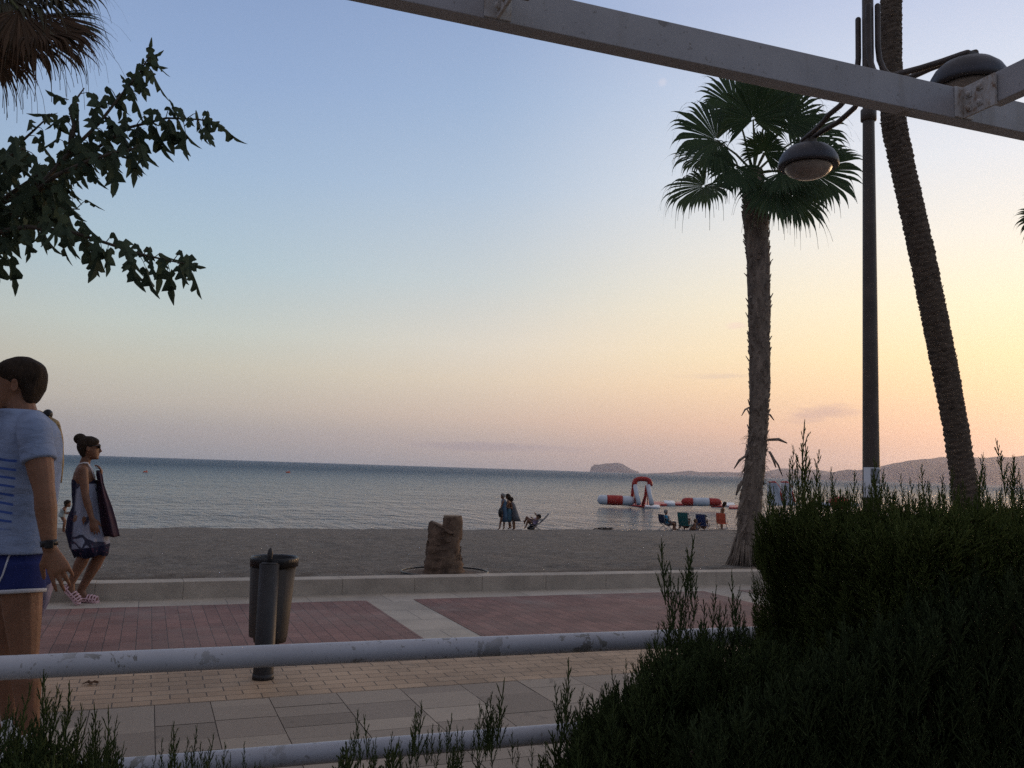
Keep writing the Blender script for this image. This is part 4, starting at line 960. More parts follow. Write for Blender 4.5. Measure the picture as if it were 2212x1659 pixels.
def frame_of(fwd, up):
    up = up.normalized(); f = (fwd - up * fwd.dot(up)).normalized(); return f, up.cross(f), up
HEAD = [(.0, .082, .035, .020), (.06, .090, .0, .036), (.14, .093, -.03, .048), (.24, .094, -.058, .058), (.36, .095, -.078, .066), (.5, .094, -.092, .072), (.62, .096, -.099, .0755), (.74, .092, -.099, .0745), (.85, .074, -.086, .066), (.94, .045, -.06, .047), (1.0, .008, -.022, .018)]
def head(mb, c, fwd, up, H, ears=True, lod=False):
    f, s, u = frame_of(fwd, up); k = H / .235; n = 12 if lod else 20; rings = []
    for t, fr, bk, w in HEAD:
        m_ = (fr + bk) / 2 * k; hd = (fr - bk) / 2 * k; o = c + u * (t - .5) * H + f * m_
        rings.append([o + f * hd * math.cos(2 * math.pi * i / n) + s * w * k * math.sin(2 * math.pi * i / n) for i in range(n)])
    mb.loft(rings)
    if lod: 
        mb.tube([c + f * .09 * k + u * .02 * k, c + f * .113 * k - u * .03 * k], [.006 * k, .013 * k], 6); return
    mb.tube([c + f * .088 * k + u * .03 * k, c + f * .104 * k - u * .005 * k, c + f * .116 * k - u * .032 * k, c + f * .098 * k - u * .042 * k], [.007 * k, .010 * k, .0125 * k, .010 * k], 10, round_ends=True)
    for sg in (1, -1): mb.ell(c + f * .093 * k - u * .032 * k + s * sg * .011 * k, .010 * k, .008 * k, .008 * k, nu=8, nv=6)
    mb.tube([c + f * .080 * k - u * .062 * k - s * .022 * k, c + f * .098 * k - u * .060 * k, c + f * .080 * k - u * .062 * k + s * .022 * k], [.005 * k, .0085 * k, .005 * k], 8, round_ends=True)
    mb.tube([c + f * .080 * k - u * .074 * k - s * .018 * k, c + f * .096 * k - u * .075 * k, c + f * .080 * k - u * .074 * k + s * .018 * k], [.005 * k, .009 * k, .005 * k], 8, round_ends=True)
    mb.ell(c + f * .082 * k - u * .105 * k, .018 * k, .018 * k, .014 * k, nu=10, nv=6)
    mb.tube([c + f * .084 * k + u * .028 * k - s * .045 * k, c + f * .094 * k + u * .03 * k, c + f * .084 * k + u * .028 * k + s * .045 * k], [.009 * k, .010 * k, .009 * k], 8, round_ends=True)
    if ears:
        for sg in (1, -1):
            e = c + s * sg * .074 * k - f * .008 * k - u * .012 * k
            mb.loft([[e + (f * math.cos(a) * .017 + u * math.sin(a) * .032) * k * r_ + s * sg * d_ * k for a in np.linspace(0, 2 * math.pi, 13)[:-1]] for r_, d_ in ((.55, -.006), (.75, .004), (1.0, .012), (.95, .017), (.6, .013), (.3, .011))])
def hair_short(mb, c, fwd, up, H, th=.012):
    f, s, u = frame_of(fwd, up); k = H / .235; n = 44; rings = []; sq = lambda v: math.copysign(abs(v) ** .55, v)
    rows = [(.10, -.034, -.050, .034), (.18, -.026, -.068, .050), (.30, -.020, -.084, .060), (.40, -.012, -.096, .066), (.45, .030, -.1, .0675), (.54, .050, -.103, .071), (.62, .070, -.105, .0755), (.69, .088, -.104, .0765), (.76, .094, -.100, .075), (.84, .092, -.092, .070), (.91, .080, -.074, .059), (.97, .055, -.05, .044), (1.03, .015, -.022, .018)]
    for t, fr, bk, w in rows:
        fr, bk, w = fr + (th * .3 if t > .75 else 0), bk - th, w + th * .75; m_ = (fr + bk) / 2 * k; hd = (fr - bk) / 2 * k; o = c + u * (t - .5) * H + f * m_
        rings.append([o + (f * hd * (sq(math.cos(2 * math.pi * i / n)) if math.cos(2 * math.pi * i / n) > 0 and t < .9 else math.cos(2 * math.pi * i / n)) + s * w * k * (sq(math.sin(2 * math.pi * i / n)) if math.cos(2 * math.pi * i / n) > 0 and t < .9 else math.sin(2 * math.pi * i / n)) * (1 - .10 * max(0, math.cos(2 * math.pi * i / n)))) * (1 + .05 * noise.noise(Vector((i * 1.1, t * 14, 2)))) + u * .006 * noise.noise(Vector((i * 1.3, t * 7, 5))) for i in range(n)])
    mb.loft(rings)

def hand(mb, w, d, back, thumb, s=1.0, curl=.35, lod=False):
    """palm and five bent fingers; d along the hand, back = direction of the back of the hand, thumb = thumb side"""
    d = d.normalized(); back = (back - d * back.dot(d)).normalized(); th = thumb - d * thumb.dot(d) - back * thumb.dot(back); th = th.normalized(); pn = -back
    ring = lambda c, a, b2: [c + th * a * math.cos(2 * math.pi * i / 12) + back * b2 * math.sin(2 * math.pi * i / 12) for i in range(12)]
    mb.loft([ring(w - d * .02 * s, .027 * s, .020 * s), ring(w + d * .015 * s, .031 * s, .019 * s), ring(w + d * .05 * s, .040 * s, .017 * s), ring(w + d * .085 * s, .041 * s, .0145 * s), ring(w + d * .098 * s, .036 * s, .010 * s)])
    for i, (off, L, st) in enumerate(((.0335, .082, .086), (.0112, .092, .092), (-.0112, .086, .089), (-.0335, .066, .080))):
        p = w + d * st * s + th * off * s; a = curl * (.55 + .18 * i); dd = (d + th * off * 2.2).normalized(); pts = [p - d * .012 * s, p]; rad = [.0095 * s, .0092 * s]
        for seg, fr in enumerate((.45, .31, .24)):
            ca = a * (.7 + .5 * seg); dd = (dd * math.cos(ca) + pn * math.sin(ca)).normalized(); p = p + dd * L * fr * s; pts.append(p); rad.append((.0086, .0078, .0062)[seg] * s)
        mb.tube(pts, rad, 8, round_ends=True)
    p = w + d * .018 * s + th * .026 * s; t1 = (d * .75 + th * .75 + pn * .35).normalized(); t2 = (d * 1.0 + th * .25 + pn * .3).normalized()
    mb.tube([p - t1 * .01 * s, p + t1 * .034 * s, p + t1 * .034 * s + t2 * .03 * s, p + t1 * .034 * s + t2 * .055 * s], [.015 * s, .0125 * s, .0105 * s, .008 * s], 8, round_ends=True)

TORSO = [(-.13, .150, .105), (.0, .165, .116), (.15, .158, .110), (.38, .135, .098), (.6, .148, .108), (.82, .165, .118), (.95, .165, .100), (1.04, .125, .078), (1.10, .066, .060)]
def torso(mb, pel, sho, side, size=1.0, inf=0.0, t0=-.2, t1=1.2, wmul=1.0, dmul=1.0, shape=None, n=22, jitter=0.0, offv=None):
    ax = sho - pel; side = (side - ax.normalized() * side.dot(ax.normalized())).normalized(); f = side.cross(ax).normalized(); rings = []
    T = [r_ for r_ in (shape or TORSO) if t0 <= r_[0] <= t1]
    for t, w, d, *o4 in T:
        c = pel + ax * t + (offv * o4[0] if o4 else Vector((0, 0, 0))); rings.append([c + side * (w * size * wmul + inf) * math.cos(2 * math.pi * i / n) + f * (d * size * dmul + inf) * math.sin(2 * math.pi * i / n) + (f * jitter * noise.noise(Vector((i * .8, t * 6, 3))) if jitter else Vector((0, 0, 0))) for i in range(n)])
    mb.loft(rings)
def limb(mb, pts, rad, n=12, sub=4, flat=False):
    """smooth tapered limb through its joints"""
    P = [Vector(p) for p in pts]; out = []; rr_ = []
    for i in range(len(P) - 1):
        for k in range(sub):
            t = k / sub; out.append(P[i].lerp(P[i + 1], t)); rr_.append(rad[i] + (rad[i + 1] - rad[i]) * t)
    out.append(P[-1]); rr_.append(rad[-1]); mb.tube(out, rr_, n, round_ends=not flat)
def leg(mb, h, k, a, s=1.0):
    limb(mb, [h, h.lerp(k, .5), k], [.088 * s, .074 * s, .054 * s]); back = (a - k).normalized()
    limb(mb, [k, k.lerp(a, .32), k.lerp(a, .7), a], [.052 * s, .057 * s, .042 * s, .034 * s])
def arm(mb, s_, e, w, s=1.0):
    limb(mb, [s_, s_.lerp(e, .35), s_.lerp(e, .75), e], [.056 * s, .051 * s, .043 * s, .039 * s]); limb(mb, [e, e.lerp(w, .3), e.lerp(w, .75), w], [.039 * s, .041 * s, .031 * s, .026 * s])
def foot(mb, a, toe, s=1.0):
    d = (toe - a); dh = Vector((d.x, d.y, d.z)); mb.tube([a - dh.normalized() * .03 * s, a.lerp(toe, .3), a.lerp(toe, .75), toe], [.036 * s, .036 * s, .034 * s, .022 * s], 10, round_ends=True)

def make_person(mb, voxel, label, skin, loc, group=None, smooth_it=4):
    me = fused(mb, voxel, smooth_it, 'person', tuple(loc)); o = link_mesh('person', me, skin, None, tuple(loc))
    return tag(o, label, 'person', group)
def wear(name, mb, voxel, m_, person_, smooth_it=4):
    me = fused(mb, voxel, smooth_it, name, tuple(person_.location)); return link_mesh(name, me, m_, person_)
def drape(o, pix, r_, m_, name, parent, n=6, lift=.003):
    """a cord lying on the surface of o along a pixel line"""
    me = o.data; og = root_loc(o); bt = BVHTree.FromPolygons([v.co + og for v in me.vertices], [tuple(p.vertices) for p in me.polygons]); pts = []
    for (x0, y0), (x1, y1) in zip(pix[:-1], pix[1:]):
        for t in np.linspace(0, 1, 8)[:-1]:
            d = ray(x0 + (x1 - x0) * t, y0 + (y1 - y0) * t).normalized(); h = bt.ray_cast(EYE, d)
            if h[0]: pts.append(h[0] + h[1] * lift)
    if len(pts) > 2:
        mb = MB(); mb.tube(pts, r_, n); return part(name, mb, m_, parent, True)

class Fig:
    def __init__(s, px, py, depth=None, z=0.0):
        s.base = on_z(px, py, z) if depth is None else at_d(px, py, depth); s.d = (s.base - EYE).dot(fh); s.k = s.d / F
    def p(s, px, py, v=0): return at_d(px, py, s.d + v)
AWAY = Vector((FWD.x, FWD.y, 0)).normalized()

# ---------------- the walking man at the left edge
fg = Fig(50, 1640); p = fg.p
view_away = Vector((fg.base.x, fg.base.y, 0)).normalized(); LEFTW = Vector((-view_away.y, view_away.x, 0))   # image-left, horizontal
HEADC = p(43, 829); fdir = (LEFTW + view_away * .34 - Z * .05); hup = Z + LEFTW * .06
PEL, SHO = p(38, 1222), p(63, 916)
mb = MB(); torso(mb, PEL, SHO, view_away, 1.06, shape=[(-.13, .150, .105), (.0, .165, .116), (.15, .158, .110), (.38, .135, .098), (.6, .148, .108), (.82, .165, .112, -.005), (.95, .150, .085, .0), (1.02, .105, .060, .02)], offv=LEFTW)
limb(mb, [p(56, 915), p(47, 885), p(40, 845)], [.068, .063, .060]); head(mb, HEADC, fdir, hup, .245)
sN, eN, wN = p(74, 934, -.195), p(96, 1062, -.25), p(107, 1184, -.26); sF, eF, wF = p(60, 930, .205), p(20, 1055, .25), p(-40, 1140, .20)
limb(mb, [sN, sN.lerp(eN, .3), sN.lerp(eN, .7), eN], [.064, .063, .054, .043]); arm(mb, sN, eN, wN, 1.14); arm(mb, sF, eF, wF, 1.08)
hd = imgdir(.40, .92, 0); hand(mb, wN + hd * .012, hd, -view_away + LEFTW * .0, LEFTW, 1.08, .38); hand(mb, wF, imgdir(-.7, .7, 0), view_away, LEFTW, 1.05, .5)
kN, aN = p(54, 1412, -.10), p(66, 1598, -.10); kF, aF = p(14, 1405, .10), p(22, 1565, .10)
leg(mb, p(44, 1238, -.095), kN, aN, 1.08); leg(mb, p(36, 1238, .095), kF, aF, 1.08)
foot(mb, aN, p(10, 1640, -.10), 1.0); foot(mb, aF, p(-50, 1600, .10), 1.0)
man = make_person(mb, .0052, 'man with short dark hair in a blue striped t-shirt and blue shorts', SK1, fg.base, None, 3)
mb = MB(); hair_short(mb, HEADC, fdir, hup, .245, .013); wear('hair', mb, .007, M_hair, man, 7)
# shirt: blue stripes across its front only
def striped():
    M = bpy.data.materials.new('pale blue striped jersey'); M.use_nodes = True; t = M.node_tree; q = NB(t); bs = t.nodes['Principled BSDF']
    co = q.n('ShaderNodeTexCoord').outputs['Object']; along = q.vm('DOT_PRODUCT', co, tuple(LEFTW)).outputs['Value']; z = q.sep(co)[2]
    near = q.vm('DOT_PRODUCT', co, tuple(-view_away)).outputs['Value']
    zt = (p(0, 978) - fg.base).z; zb2 = (p(0, 1140) - fg.base).z; xf = (p(34, 1060) - fg.base).dot(LEFTW)
    zz = q.m('ADD', z, q.m('MULTIPLY', q.m('SUBTRACT', q.noise(co, 6, 2), .5), .018)); zz = q.m('SUBTRACT', zz, q.m('MULTIPLY', along, .12))
    st = q.step(q.m('PINGPONG', zz, .0195), .0118, .0160)
    f = q.m('MULTIPLY', q.m('MULTIPLY', st, q.step(along, xf - .004, xf + .004)), q.m('MULTIPLY', q.step(z, zt, zt - .01), q.step(z, zb2, zb2 + .02)))
    base = q.ramp(q.noise(co, 11, 4), [(.3, (.185, .235, .35, 1)), (.7, (.24, .295, .42, 1))])
    q.link(q.mix(f, base, (.05, .095, .30, 1)), bs.inputs['Base Color']); bs.inputs['Roughness'].default_value = .9; bs.inputs['Specular IOR Level'].default_value = .1
    bn = q.n('ShaderNodeBump'); bn.inputs['Strength'].default_value = .5; bn.inputs['Distance'].default_value = .02
    bn.inputs['Strength'].default_value = .9; bn.inputs['Distance'].default_value = .035; q.link(q.noise(q.vm('MULTIPLY', co, (1, 1, 2.2)).outputs[0], 5.5, 3, .5, .25), bn.inputs['Height']); q.link(bn.outputs[0], bs.inputs['Normal'])
    return M
mb = MB(); torso(mb, PEL, SHO, view_away, 1.06, .016, .1, 1.13, 1.0, 1.06, [(.10, .176, .132), (.17, .170, .126), (.38, .150, .114), (.6, .155, .118), (.75, .165, .124), (.86, .165, .116, -.005), (.95, .160, .106, .0), (1.01, .132, .090, .008), (1.055, .104, .074, .024), (1.10, .076, .062, .046)], 30, .010, LEFTW)
for S0, E0 in ((sN, eN), (sF, eF)):
    inn = S0.lerp(SHO, .6) + Z * .022; limb(mb, [inn, S0 + Z * .004, S0.lerp(E0, .2), S0.lerp(E0, .50)], [.064, .074, .073, .076], 20, 5, True)
shirt = wear('t_shirt', mb, .008, striped(), man, 7)
M_short = cloth('royal blue shorts', (.018, .026, .105)); M_trim = cloth('white piping', (.46, .46, .48), .05)
mb = MB(); torso(mb, PEL, SHO, view_away, 1.06, .008, -.2, .25, 1.02, 1.05, [(-.13, .165, .125), (.0, .170, .125), (.1, .158, .114), (.22, .140, .102)], 26)
hemN, hemF = p(40, 1278, -.10), p(24, 1270, .10)
limb(mb, [p(44, 1215, -.085), hemN], [.108, .112], 20, 5, True); limb(mb, [p(36, 1215, .085), hemF], [.108, .110], 20, 5, True)
shorts = wear('shorts', mb, .010, M_short, man, 3)
for top_, hm in ((p(44, 1215, -.085), hemN), (p(36, 1215, .085), hemF)):
    ax_ = (hm - top_).normalized(); e1 = ax_.orthogonal().normalized(); e2 = ax_.cross(e1); mb = MB(); ring_h = lambda r_, o_: [hm + ax_ * o_ + (e1 * math.cos(t) + e2 * math.sin(t)) * r_ for t in np.linspace(0, 2 * math.pi, 41)[:-1]]
    mb.loft([ring_h(.104, .004), ring_h(.1135, -.010), ring_h(.1145, -.004), ring_h(.1135, .006), ring_h(.104, .008)], 0, False); part('hem_piping', mb, M_trim, shorts, True)
drape(shorts, [(28, 1186), (18, 1205), (6, 1242), (-8, 1270)], .0045, M_trim, 'side_stripe', shorts, lift=.000)
M_watch = mat('black watch', (.012, .012, .013), .4, .2, 10, .2, 40)
mb = MB(); wd = (wN - eN).normalized(); wc = wN - wd * .02; e1 = wd.orthogonal().normalized(); e2 = wd.cross(e1)
mb.loft([[wc + wd * a + (e1 * math.cos(t) + e2 * math.sin(t)) * r_ for t in np.linspace(0, 2 * math.pi, 22)[:-1]] for a, r_ in ((-.014, .032), (-.014, .0365), (.012, .0355), (.012, .031))] )
wt = part('watch_strap', mb, M_watch, man, True); mb = MB(); mb.box(wc - view_away * .036 - LEFTW * .0, (.034, .014, .036), Matrix((LEFTW, view_away, Z)).transposed(), bev=.004); part('watch_case', mb, M_watch, wt)
M_shoe = mat('white trainers', (.60, .60, .60), .6, .1, 10, .1, 40)
for a_, t_, ank in ((aN, p(10, 1640, -.10), p(69, 1628, -.10)), (aF, p(-50, 1600, .10), p(30, 1590, .10))):
    mb = MB(); mb.tube([ank, ank.lerp(t_, .3), ank.lerp(t_, .7), t_], [.046, .050, .050, .036], 12, round_ends=True); mb.tube([a_ + Z * .02, ank], [.044, .048], 12, round_ends=True); wear('shoe', mb, .012, M_shoe, man, 3)

# ---------------- fair haired woman on his far side
fg2 = Fig(62, 1512); p2 = fg2.p
hc2 = p2(68, 928); f2 = LEFTW + view_away * .2
mb = MB(); PEL2, SHO2 = p2(62, 1192), p2(72, 985); torso(mb, PEL2, SHO2, view_away, .93, 0, -.2, 1.2, 1, .95); limb(mb, [p2(72, 975), p2(70, 940)], [.05, .045]); head(mb, hc2, f2, Z, .22)
for v, e_, w_ in ((-.17, (72, 1080), (66, 1170)), (.17, (60, 1075), (30, 1140))):
    arm(mb, p2(72, 992, v), p2(*e_, v * 1.2), p2(*w_, v * 1.2), .82); hand(mb, p2(*w_, v * 1.2), -Z + LEFTW * .2, -view_away if v < 0 else view_away, LEFTW, .9, .5)
for v, k_, a_, t_ in ((-.08, (54, 1352), (64, 1490), (30, 1512)), (.08, (40, 1350), (48, 1478), (10, 1500))):
    leg(mb, p2(60, 1200, v), p2(*k_, v), p2(*a_, v), .92); foot(mb, p2(*a_, v), p2(*t_, v), .88)
blond = make_person(mb, .009, 'woman with fair tied-back hair mostly hidden behind the man in the striped t-shirt', SK3, fg2.base)
mb = MB(); hair_short(mb, hc2, f2, Z, .22, .014)
limb(mb, [p2(84, 915), p2(100, 908), p2(118, 916), p2(127, 948), p2(131, 1000), p2(132, 1045)], [.04, .030, .030, .026, .020, .006]); hr = wear('hair', mb, .009, M_blond, blond, 2)
mb = MB(); rg = random.Random(3)
for i in range(26): mb.tube([p2(104 + rg.uniform(-4, 4), 905 + rg.uniform(-8, 8), rg.uniform(-.04, .04)), p2(122 + rg.uniform(-3, 7), 925 + rg.uniform(-12, 15), rg.uniform(-.05, .05)), p2(131 + rg.uniform(-6, 5), 985 + rg.uniform(-40, 50), rg.uniform(-.05, .05))], [.0025, .002, .0008], 4)
part('loose_strands', mb, M_blond, hr); mb = MB(); mb.ell(p2(103, 895), .028, .028, .03); part('hair_clip', mb, M_liner, hr, True)
mb = MB(); torso(mb, PEL2, SHO2, view_away, .93, .018, -.2, .97, 1, 1, [(-.6, .17, .15), (-.13, .165, .128), (.0, .168, .122), (.38, .14, .105), (.82, .165, .12), (.95, .150, .095)], 22, .012); wear('beach_dress', mb, .011, cloth('pale top', (.42, .44, .50)), blond, 3)
mb = MB(); rows = []
for y, xl, xr in ((1228, 84, 104), (1250, 78, 119), (1268, 79, 116), (1295, 80, 108), (1322, 80, 97), (1345, 80, 86)):
    rows.append([p2(xl, y, -.29), p2((xl + xr) / 2, y, -.34), p2(xr, y, -.27), p2((xl + xr) / 2, y, -.23)])
mb.loft(rows); bagm = cloth('pink and grey printed towel', (.40, .33, .36), .1, 16, (.16, .13, .20)); bg_ = mb.build('beach_towel', bagm, None, True, tuple(p2(95, 1280, -.28))); tag(bg_, 'rolled pinkish printed beach towel hanging behind the man\'s hip', 'towel')

# ---------------- woman in the wrapped towel
fw = Fig(188, 1299); fw.d -= .16; fw.k = fw.d / F; fw.base = at_d(188, 1299, fw.d); q3 = fw.p; away3 = Vector((fw.base.x, fw.base.y, 0)).normalized(); R3 = Vector((away3.y, -away3.x, 0))    # image-right
hc3 = q3(192, 968); f3 = R3 - Z * .02; up3 = Z - R3 * .03
PEL3, SHO3 = q3(184, 1118), q3(181, 1014)
mb = MB(); torso(mb, PEL3, SHO3, -away3, .90, 0, -.3, 1.2, .98, .95); limb(mb, [q3(182, 1006), q3(188, 984)], [.048, .044]); head(mb, hc3, f3, up3, .218)
a3 = [(q3(179, 1016, -.165), q3(185, 1074, -.20), q3(199, 1122, -.19)), (q3(184, 1016, .165), q3(208, 1066, .15), q3(217, 1034, .03))]
for (s_, e_, w_) in a3: arm(mb, s_, e_, w_, .84)
hand(mb, a3[0][2], imgdir(.25, 1, 0), -away3, R3, .92, .45); hand(mb, a3[1][2], imgdir(.15, -1, .1), R3, -away3, .92, 1.0)
L3 = [(q3(178, 1122, -.08), q3(184, 1196, -.08), q3(154, 1258, -.07)), (q3(190, 1122, .08), q3(218, 1196, .09), q3(175, 1274, .09))]
for h_, k_, a_ in L3: leg(mb, h_, k_, a_, 1.02)
feet3 = [(L3[0][2], q3(148, 1272, -.07), q3(170, 1296, -.07)), (L3[1][2], q3(176, 1291, .09), q3(206, 1294, .09))]
for a_, h_, t_ in feet3: limb(mb, [a_, h_.lerp(t_, .25)], [.033, .032]); mb.tube([h_, h_.lerp(t_, .5), t_], [.028, .032, .020], 10, round_ends=True)
lady = make_person(mb, .0066, 'woman with a hair bun and sunglasses wrapped in a printed towel, pink sandals', SK2, fw.base)
mb = MB(); hair_short(mb, hc3, f3, up3, .218, .011); mb.ell(q3(173, 948), .060, .056, .054); limb(mb, [q3(184, 957), q3(175, 951)], [.05, .042]); wear('hair', mb, .0075, M_hair, lady, 6)
M_glass = mat('dark sunglasses', (.008, .008, .009), .15, .1, 10, 0, 40, 0, .5)
fx, sx, ux = frame_of(f3, up3); mb = MB()
for sg in (1, -1):
    mb.ell(hc3 + fx * .092 + sx * sg * .032 + ux * .018, .012, .030, .023, (fx, sx, ux), 12, 7); mb.tube([hc3 + fx * .088 + sx * sg * .058 + ux * .024, hc3 + fx * .04 + sx * sg * .074 + ux * .022, hc3 - fx * .005 + sx * sg * .077 + ux * .016], .004, 6)
mb.tube([hc3 + fx * .103 - sx * .012 + ux * .024, hc3 + fx * .103 + sx * .012 + ux * .024], .003, 6); part('sunglasses', mb, M_glass, lady, True)
# towel
def towel_mat():
    M = bpy.data.materials.new('printed towel'); M.use_nodes = True; t = M.node_tree; q = NB(t); bs = t.nodes['Principled BSDF']
    co = q.n('ShaderNodeTexCoord').outputs['Object']; x, y, z = q.sep(co)
    z1 = (q3(0, 1178) - fw.base).z; zt = (q3(0, 1044) - fw.base).z
    al = q.vm('DOT_PRODUCT', co, tuple(R3)).outputs['Value']; xb = (q3(160, 1120) - fw.base).dot(R3)
    band = q.step(q.m('ADD', z, q.m('MULTIPLY', al, -.16)), z1 + .03, z1 + .02)
    ns_ = q.noise(q.vm('ADD', co, (.31, .2, .12)).outputs[0], 4.2, 1, .4, .7); loop = q.m('MULTIPLY', q.step(ns_, .55, .59), q.step(ns_, .69, .65))
    back = q.step(al, xb + .015, xb - .01)
    f = q.m('MAXIMUM', q.m('MAXIMUM', band, q.m('MULTIPLY', loop, .9)), q.m('MAXIMUM', back, q.step(z, zt + .02, zt + .03)))
    small = q.m('MULTIPLY', q.step(q.noise(co, 30, 2), .62, .66), q.m('MULTIPLY', f, .3))
    base = q.ramp(q.noise(q.vm('MULTIPLY', co, (1, 1, .35)).outputs[0], 9, 4), [(.3, (.21, .23, .31, 1)), (.7, (.36, .38, .46, 1))])
    col = q.mix(f, base, (.020, .020, .042, 1)); col = q.mix(small, col, (.30, .12, .17, 1))
    q.link(col, bs.inputs['Base Color']); bs.inputs['Roughness'].default_value = .95; bs.inputs['Specular IOR Level'].default_value = .08
    return M
M_towel = towel_mat(); mb = MB(); rings = []; rows = ((1036, 158, 206, .125), (1046, 157, 208, .135), (1066, 158, 211, .14), (1092, 160, 215, .145), (1120, 150, 222, .165), (1148, 147, 228, .175), (1178, 155, 233, .175), (1200, 165, 230, .165))
for j, (y, xl, xr, hd_) in enumerate(rows):
    c = q3((xl + xr) / 2, y); hw = (xr - xl) / 2 * fw.k; n = 48
    rings.append([c + R3 * (hw * math.cos(2 * math.pi * i / n)) * (1 + .02 * math.sin(i * 1.7 + j)) + away3 * (hd_ * math.sin(2 * math.pi * i / n)) * (1 + (.03 + .012 * j) * math.sin(i * 1.3 + j * .35 + 1)) - Z * (.012 * math.sin(i * .6) * (j == 7)) - Z * .16 * hw * math.cos(2 * math.pi * i / n) * -(j >= 6) * .5 for i in range(n)])
inner = [[v.lerp(sum(r_, Vector()) / len(r_), .05) for v in r_] for r_ in (rings[-1], rings[0])]
mb.loft(rings + inner, cap=False); part('towel_wrap', mb, M_towel, lady, True)
for px_ in ([(171, 1003), (180, 1000), (189, 1000), (197, 1014), (205, 1036)],): drape(lady, px_, .0075, cloth('white strap', (.66, .62, .62), .05), 'bikini_strap', lady, lift=.002)
M_sandal = mat('pink sandal', (.62, .40, .42), .45, .1, 20, 0, 40, 0, .4)
for a_, h_, t_ in feet3:
    d = (t_ - h_).normalized(); n_ = (Z - d * d.z).normalized(); s_ = d.cross(n_); L = (t_ - h_).length + .07; h0 = h_ - d * .035
    mb = MB(); mb.loft([[h0 + d * L * u - n_ * .034 + s_ * w * sg * 1 + n_ * zz for sg, zz in ((-1, 0), (1, 0), (1, .02), (-1, .02))] for u, w in ((0, .022), (.15, .032), (.5, .032), (.8, .042), (.95, .034), (1.0, .018))]); so_ = part('sandal', mb, M_sandal, lady)
    mb = MB()
    for u, r_ in ((.02, .036), (.14, .042), (.48, .040), (.62, .041), (.76, .040), (.88, .034)):
        c = h0 + d * L * u - n_ * .02; mb.tube([c + s_ * r_ * math.cos(a) + n_ * r_ * 1.28 * math.sin(a) for a in np.linspace(-.1, math.pi + .1, 11)], .0085, 6)
    for sg in (1, -1): mb.tube([h0 + s_ * sg * .034 - n_ * .0, h0 + d * L * .5 + s_ * sg * .040, h0 + d * L * .9 + s_ * sg * .033], .007, 6)
    mb.tube([h0 + d * L * .45 + n_ * .033, h0 + d * L * .9 + n_ * .018], .008, 6); part('strap', mb, M_sandal, so_, True)
M_shawl = cloth('dark printed cloth', (.020, .018, .035), .4, 9, (.055, .026, .035)); mb = MB(); rows = []
for y, xl, xr, v in ((1016, 208, 216, .0), (1026, 208, 220, -.02), (1044, 212, 223, -.01), (1070, 214, 231, .0), (1095, 217, 240, .0), (1125, 221, 249, .0), (1150, 226, 255, .0), (1158, 230, 257, .0)):
    c = q3((xl + xr) / 2, y, v); hw = (xr - xl) / 2 * fw.k; rows.append([c + R3 * hw * math.cos(a) * (1 + .16 * math.sin(5 * a + y * .02)) + away3 * (.05 + .05 * (y > 1060)) * (1 + .5 * math.sin(4 * a + 1)) * math.sin(a) for a in np.linspace(0, 2 * math.pi, 31)[:-1]])
mb.loft(rows); sh_ = mb.build('shawl', M_shawl, None, True, tuple(q3(232, 1100))); tag(sh_, 'dark printed cloth hanging from the raised hand of the woman in the towel', 'cloth')

# ================================================================== BEACH GOERS (small in the picture)
def on_beach(px, py):
    d = ray(px, py); d = d / d.y; best = None
    for y in np.arange(Y_kback + .1, 36.6, .1):
        q_ = EYE + d * y
        if q_.z <= beach_z(q_.x, q_.y): best = q_; break
    if best is None:
        q_ = EYE + d * 36.5; best = Vector((q_.x, q_.y, beach_z(q_.x, q_.y)))
    return best
class BFig:
    def __init__(s, px, py, yy=None):
        s.base = on_beach(px, py); s.d = (s.base - EYE).dot(fh); s.k = s.d / F; a = Vector((s.base.x, s.base.y, 0)).normalized(); s.away = a; s.right = Vector((a.y, -a.x, 0))
        # pixel row at which this ground point really shows
        v = s.base - EYE; s.dy = (CY - F * v.dot(UP) / v.dot(FWD)) - py
    def p(s, px, py, v=0): return at_d(px, py + s.dy, s.d + v)
def little(f, label, skin, head_, face, sho, pel, arms, legs, size=.95, group=None, hair=M_hair, hair_long=None, side=None, H=.23):
    side = side or f.away; P = lambda q_: f.p(*q_)
    mb = MB(); torso(mb, P(pel), P(sho), side, size, 0, n=14); hc = P(head_); limb(mb, [P(sho), P(sho).lerp(hc, .6)], [.05, .045], 8, 2); head(mb, hc, face, Z, H, True, True)
    for sg, e_, w_ in arms:
        s_ = P(sho) + side * sg * .185 * size - Z * .02; arm(mb, s_, P(e_), P(w_), .95 * size); d = (P(w_) - P(e_)).normalized(); mb.tube([P(w_), P(w_) + d * .07, P(w_) + d * .14], [.032, .036, .02], 8, round_ends=True)
    for sg, k_, a_, t_ in legs:
        h_ = P(pel) + side * sg * .085 * size; leg(mb, h_, P(k_), P(a_), size); foot(mb, P(a_), P(t_), .9 * size)
    o = make_person(mb, .022, label, skin, f.base, group, 3)
    mb = MB(); hair_short(mb, hc, face, Z, H, .014)
    if hair_long: limb(mb, [P(x) for x in hair_long[0]], hair_long[1], 8, 2)
    wear('hair', mb, .018, hair, o, 2); return o
def garment(f, o, name, rows, m_, thick=.17, pleat=.0, n=18):
    mb = MB(); rings = []
    for j, (y, xl, xr) in enumerate(rows):
        c = f.p((xl + xr) / 2, y); hw = (xr - xl) / 2 * f.k; rings.append([c + f.right * hw * math.cos(2 * math.pi * i / n) + f.away * thick * (1 + pleat * j * math.sin(i * 2.1 + j)) * math.sin(2 * math.pi * i / n) for i in range(n)])
    mb.loft(rings); return part(name, mb, m_, o, True)
fA = BFig(1083, 1138); pr = fA.right
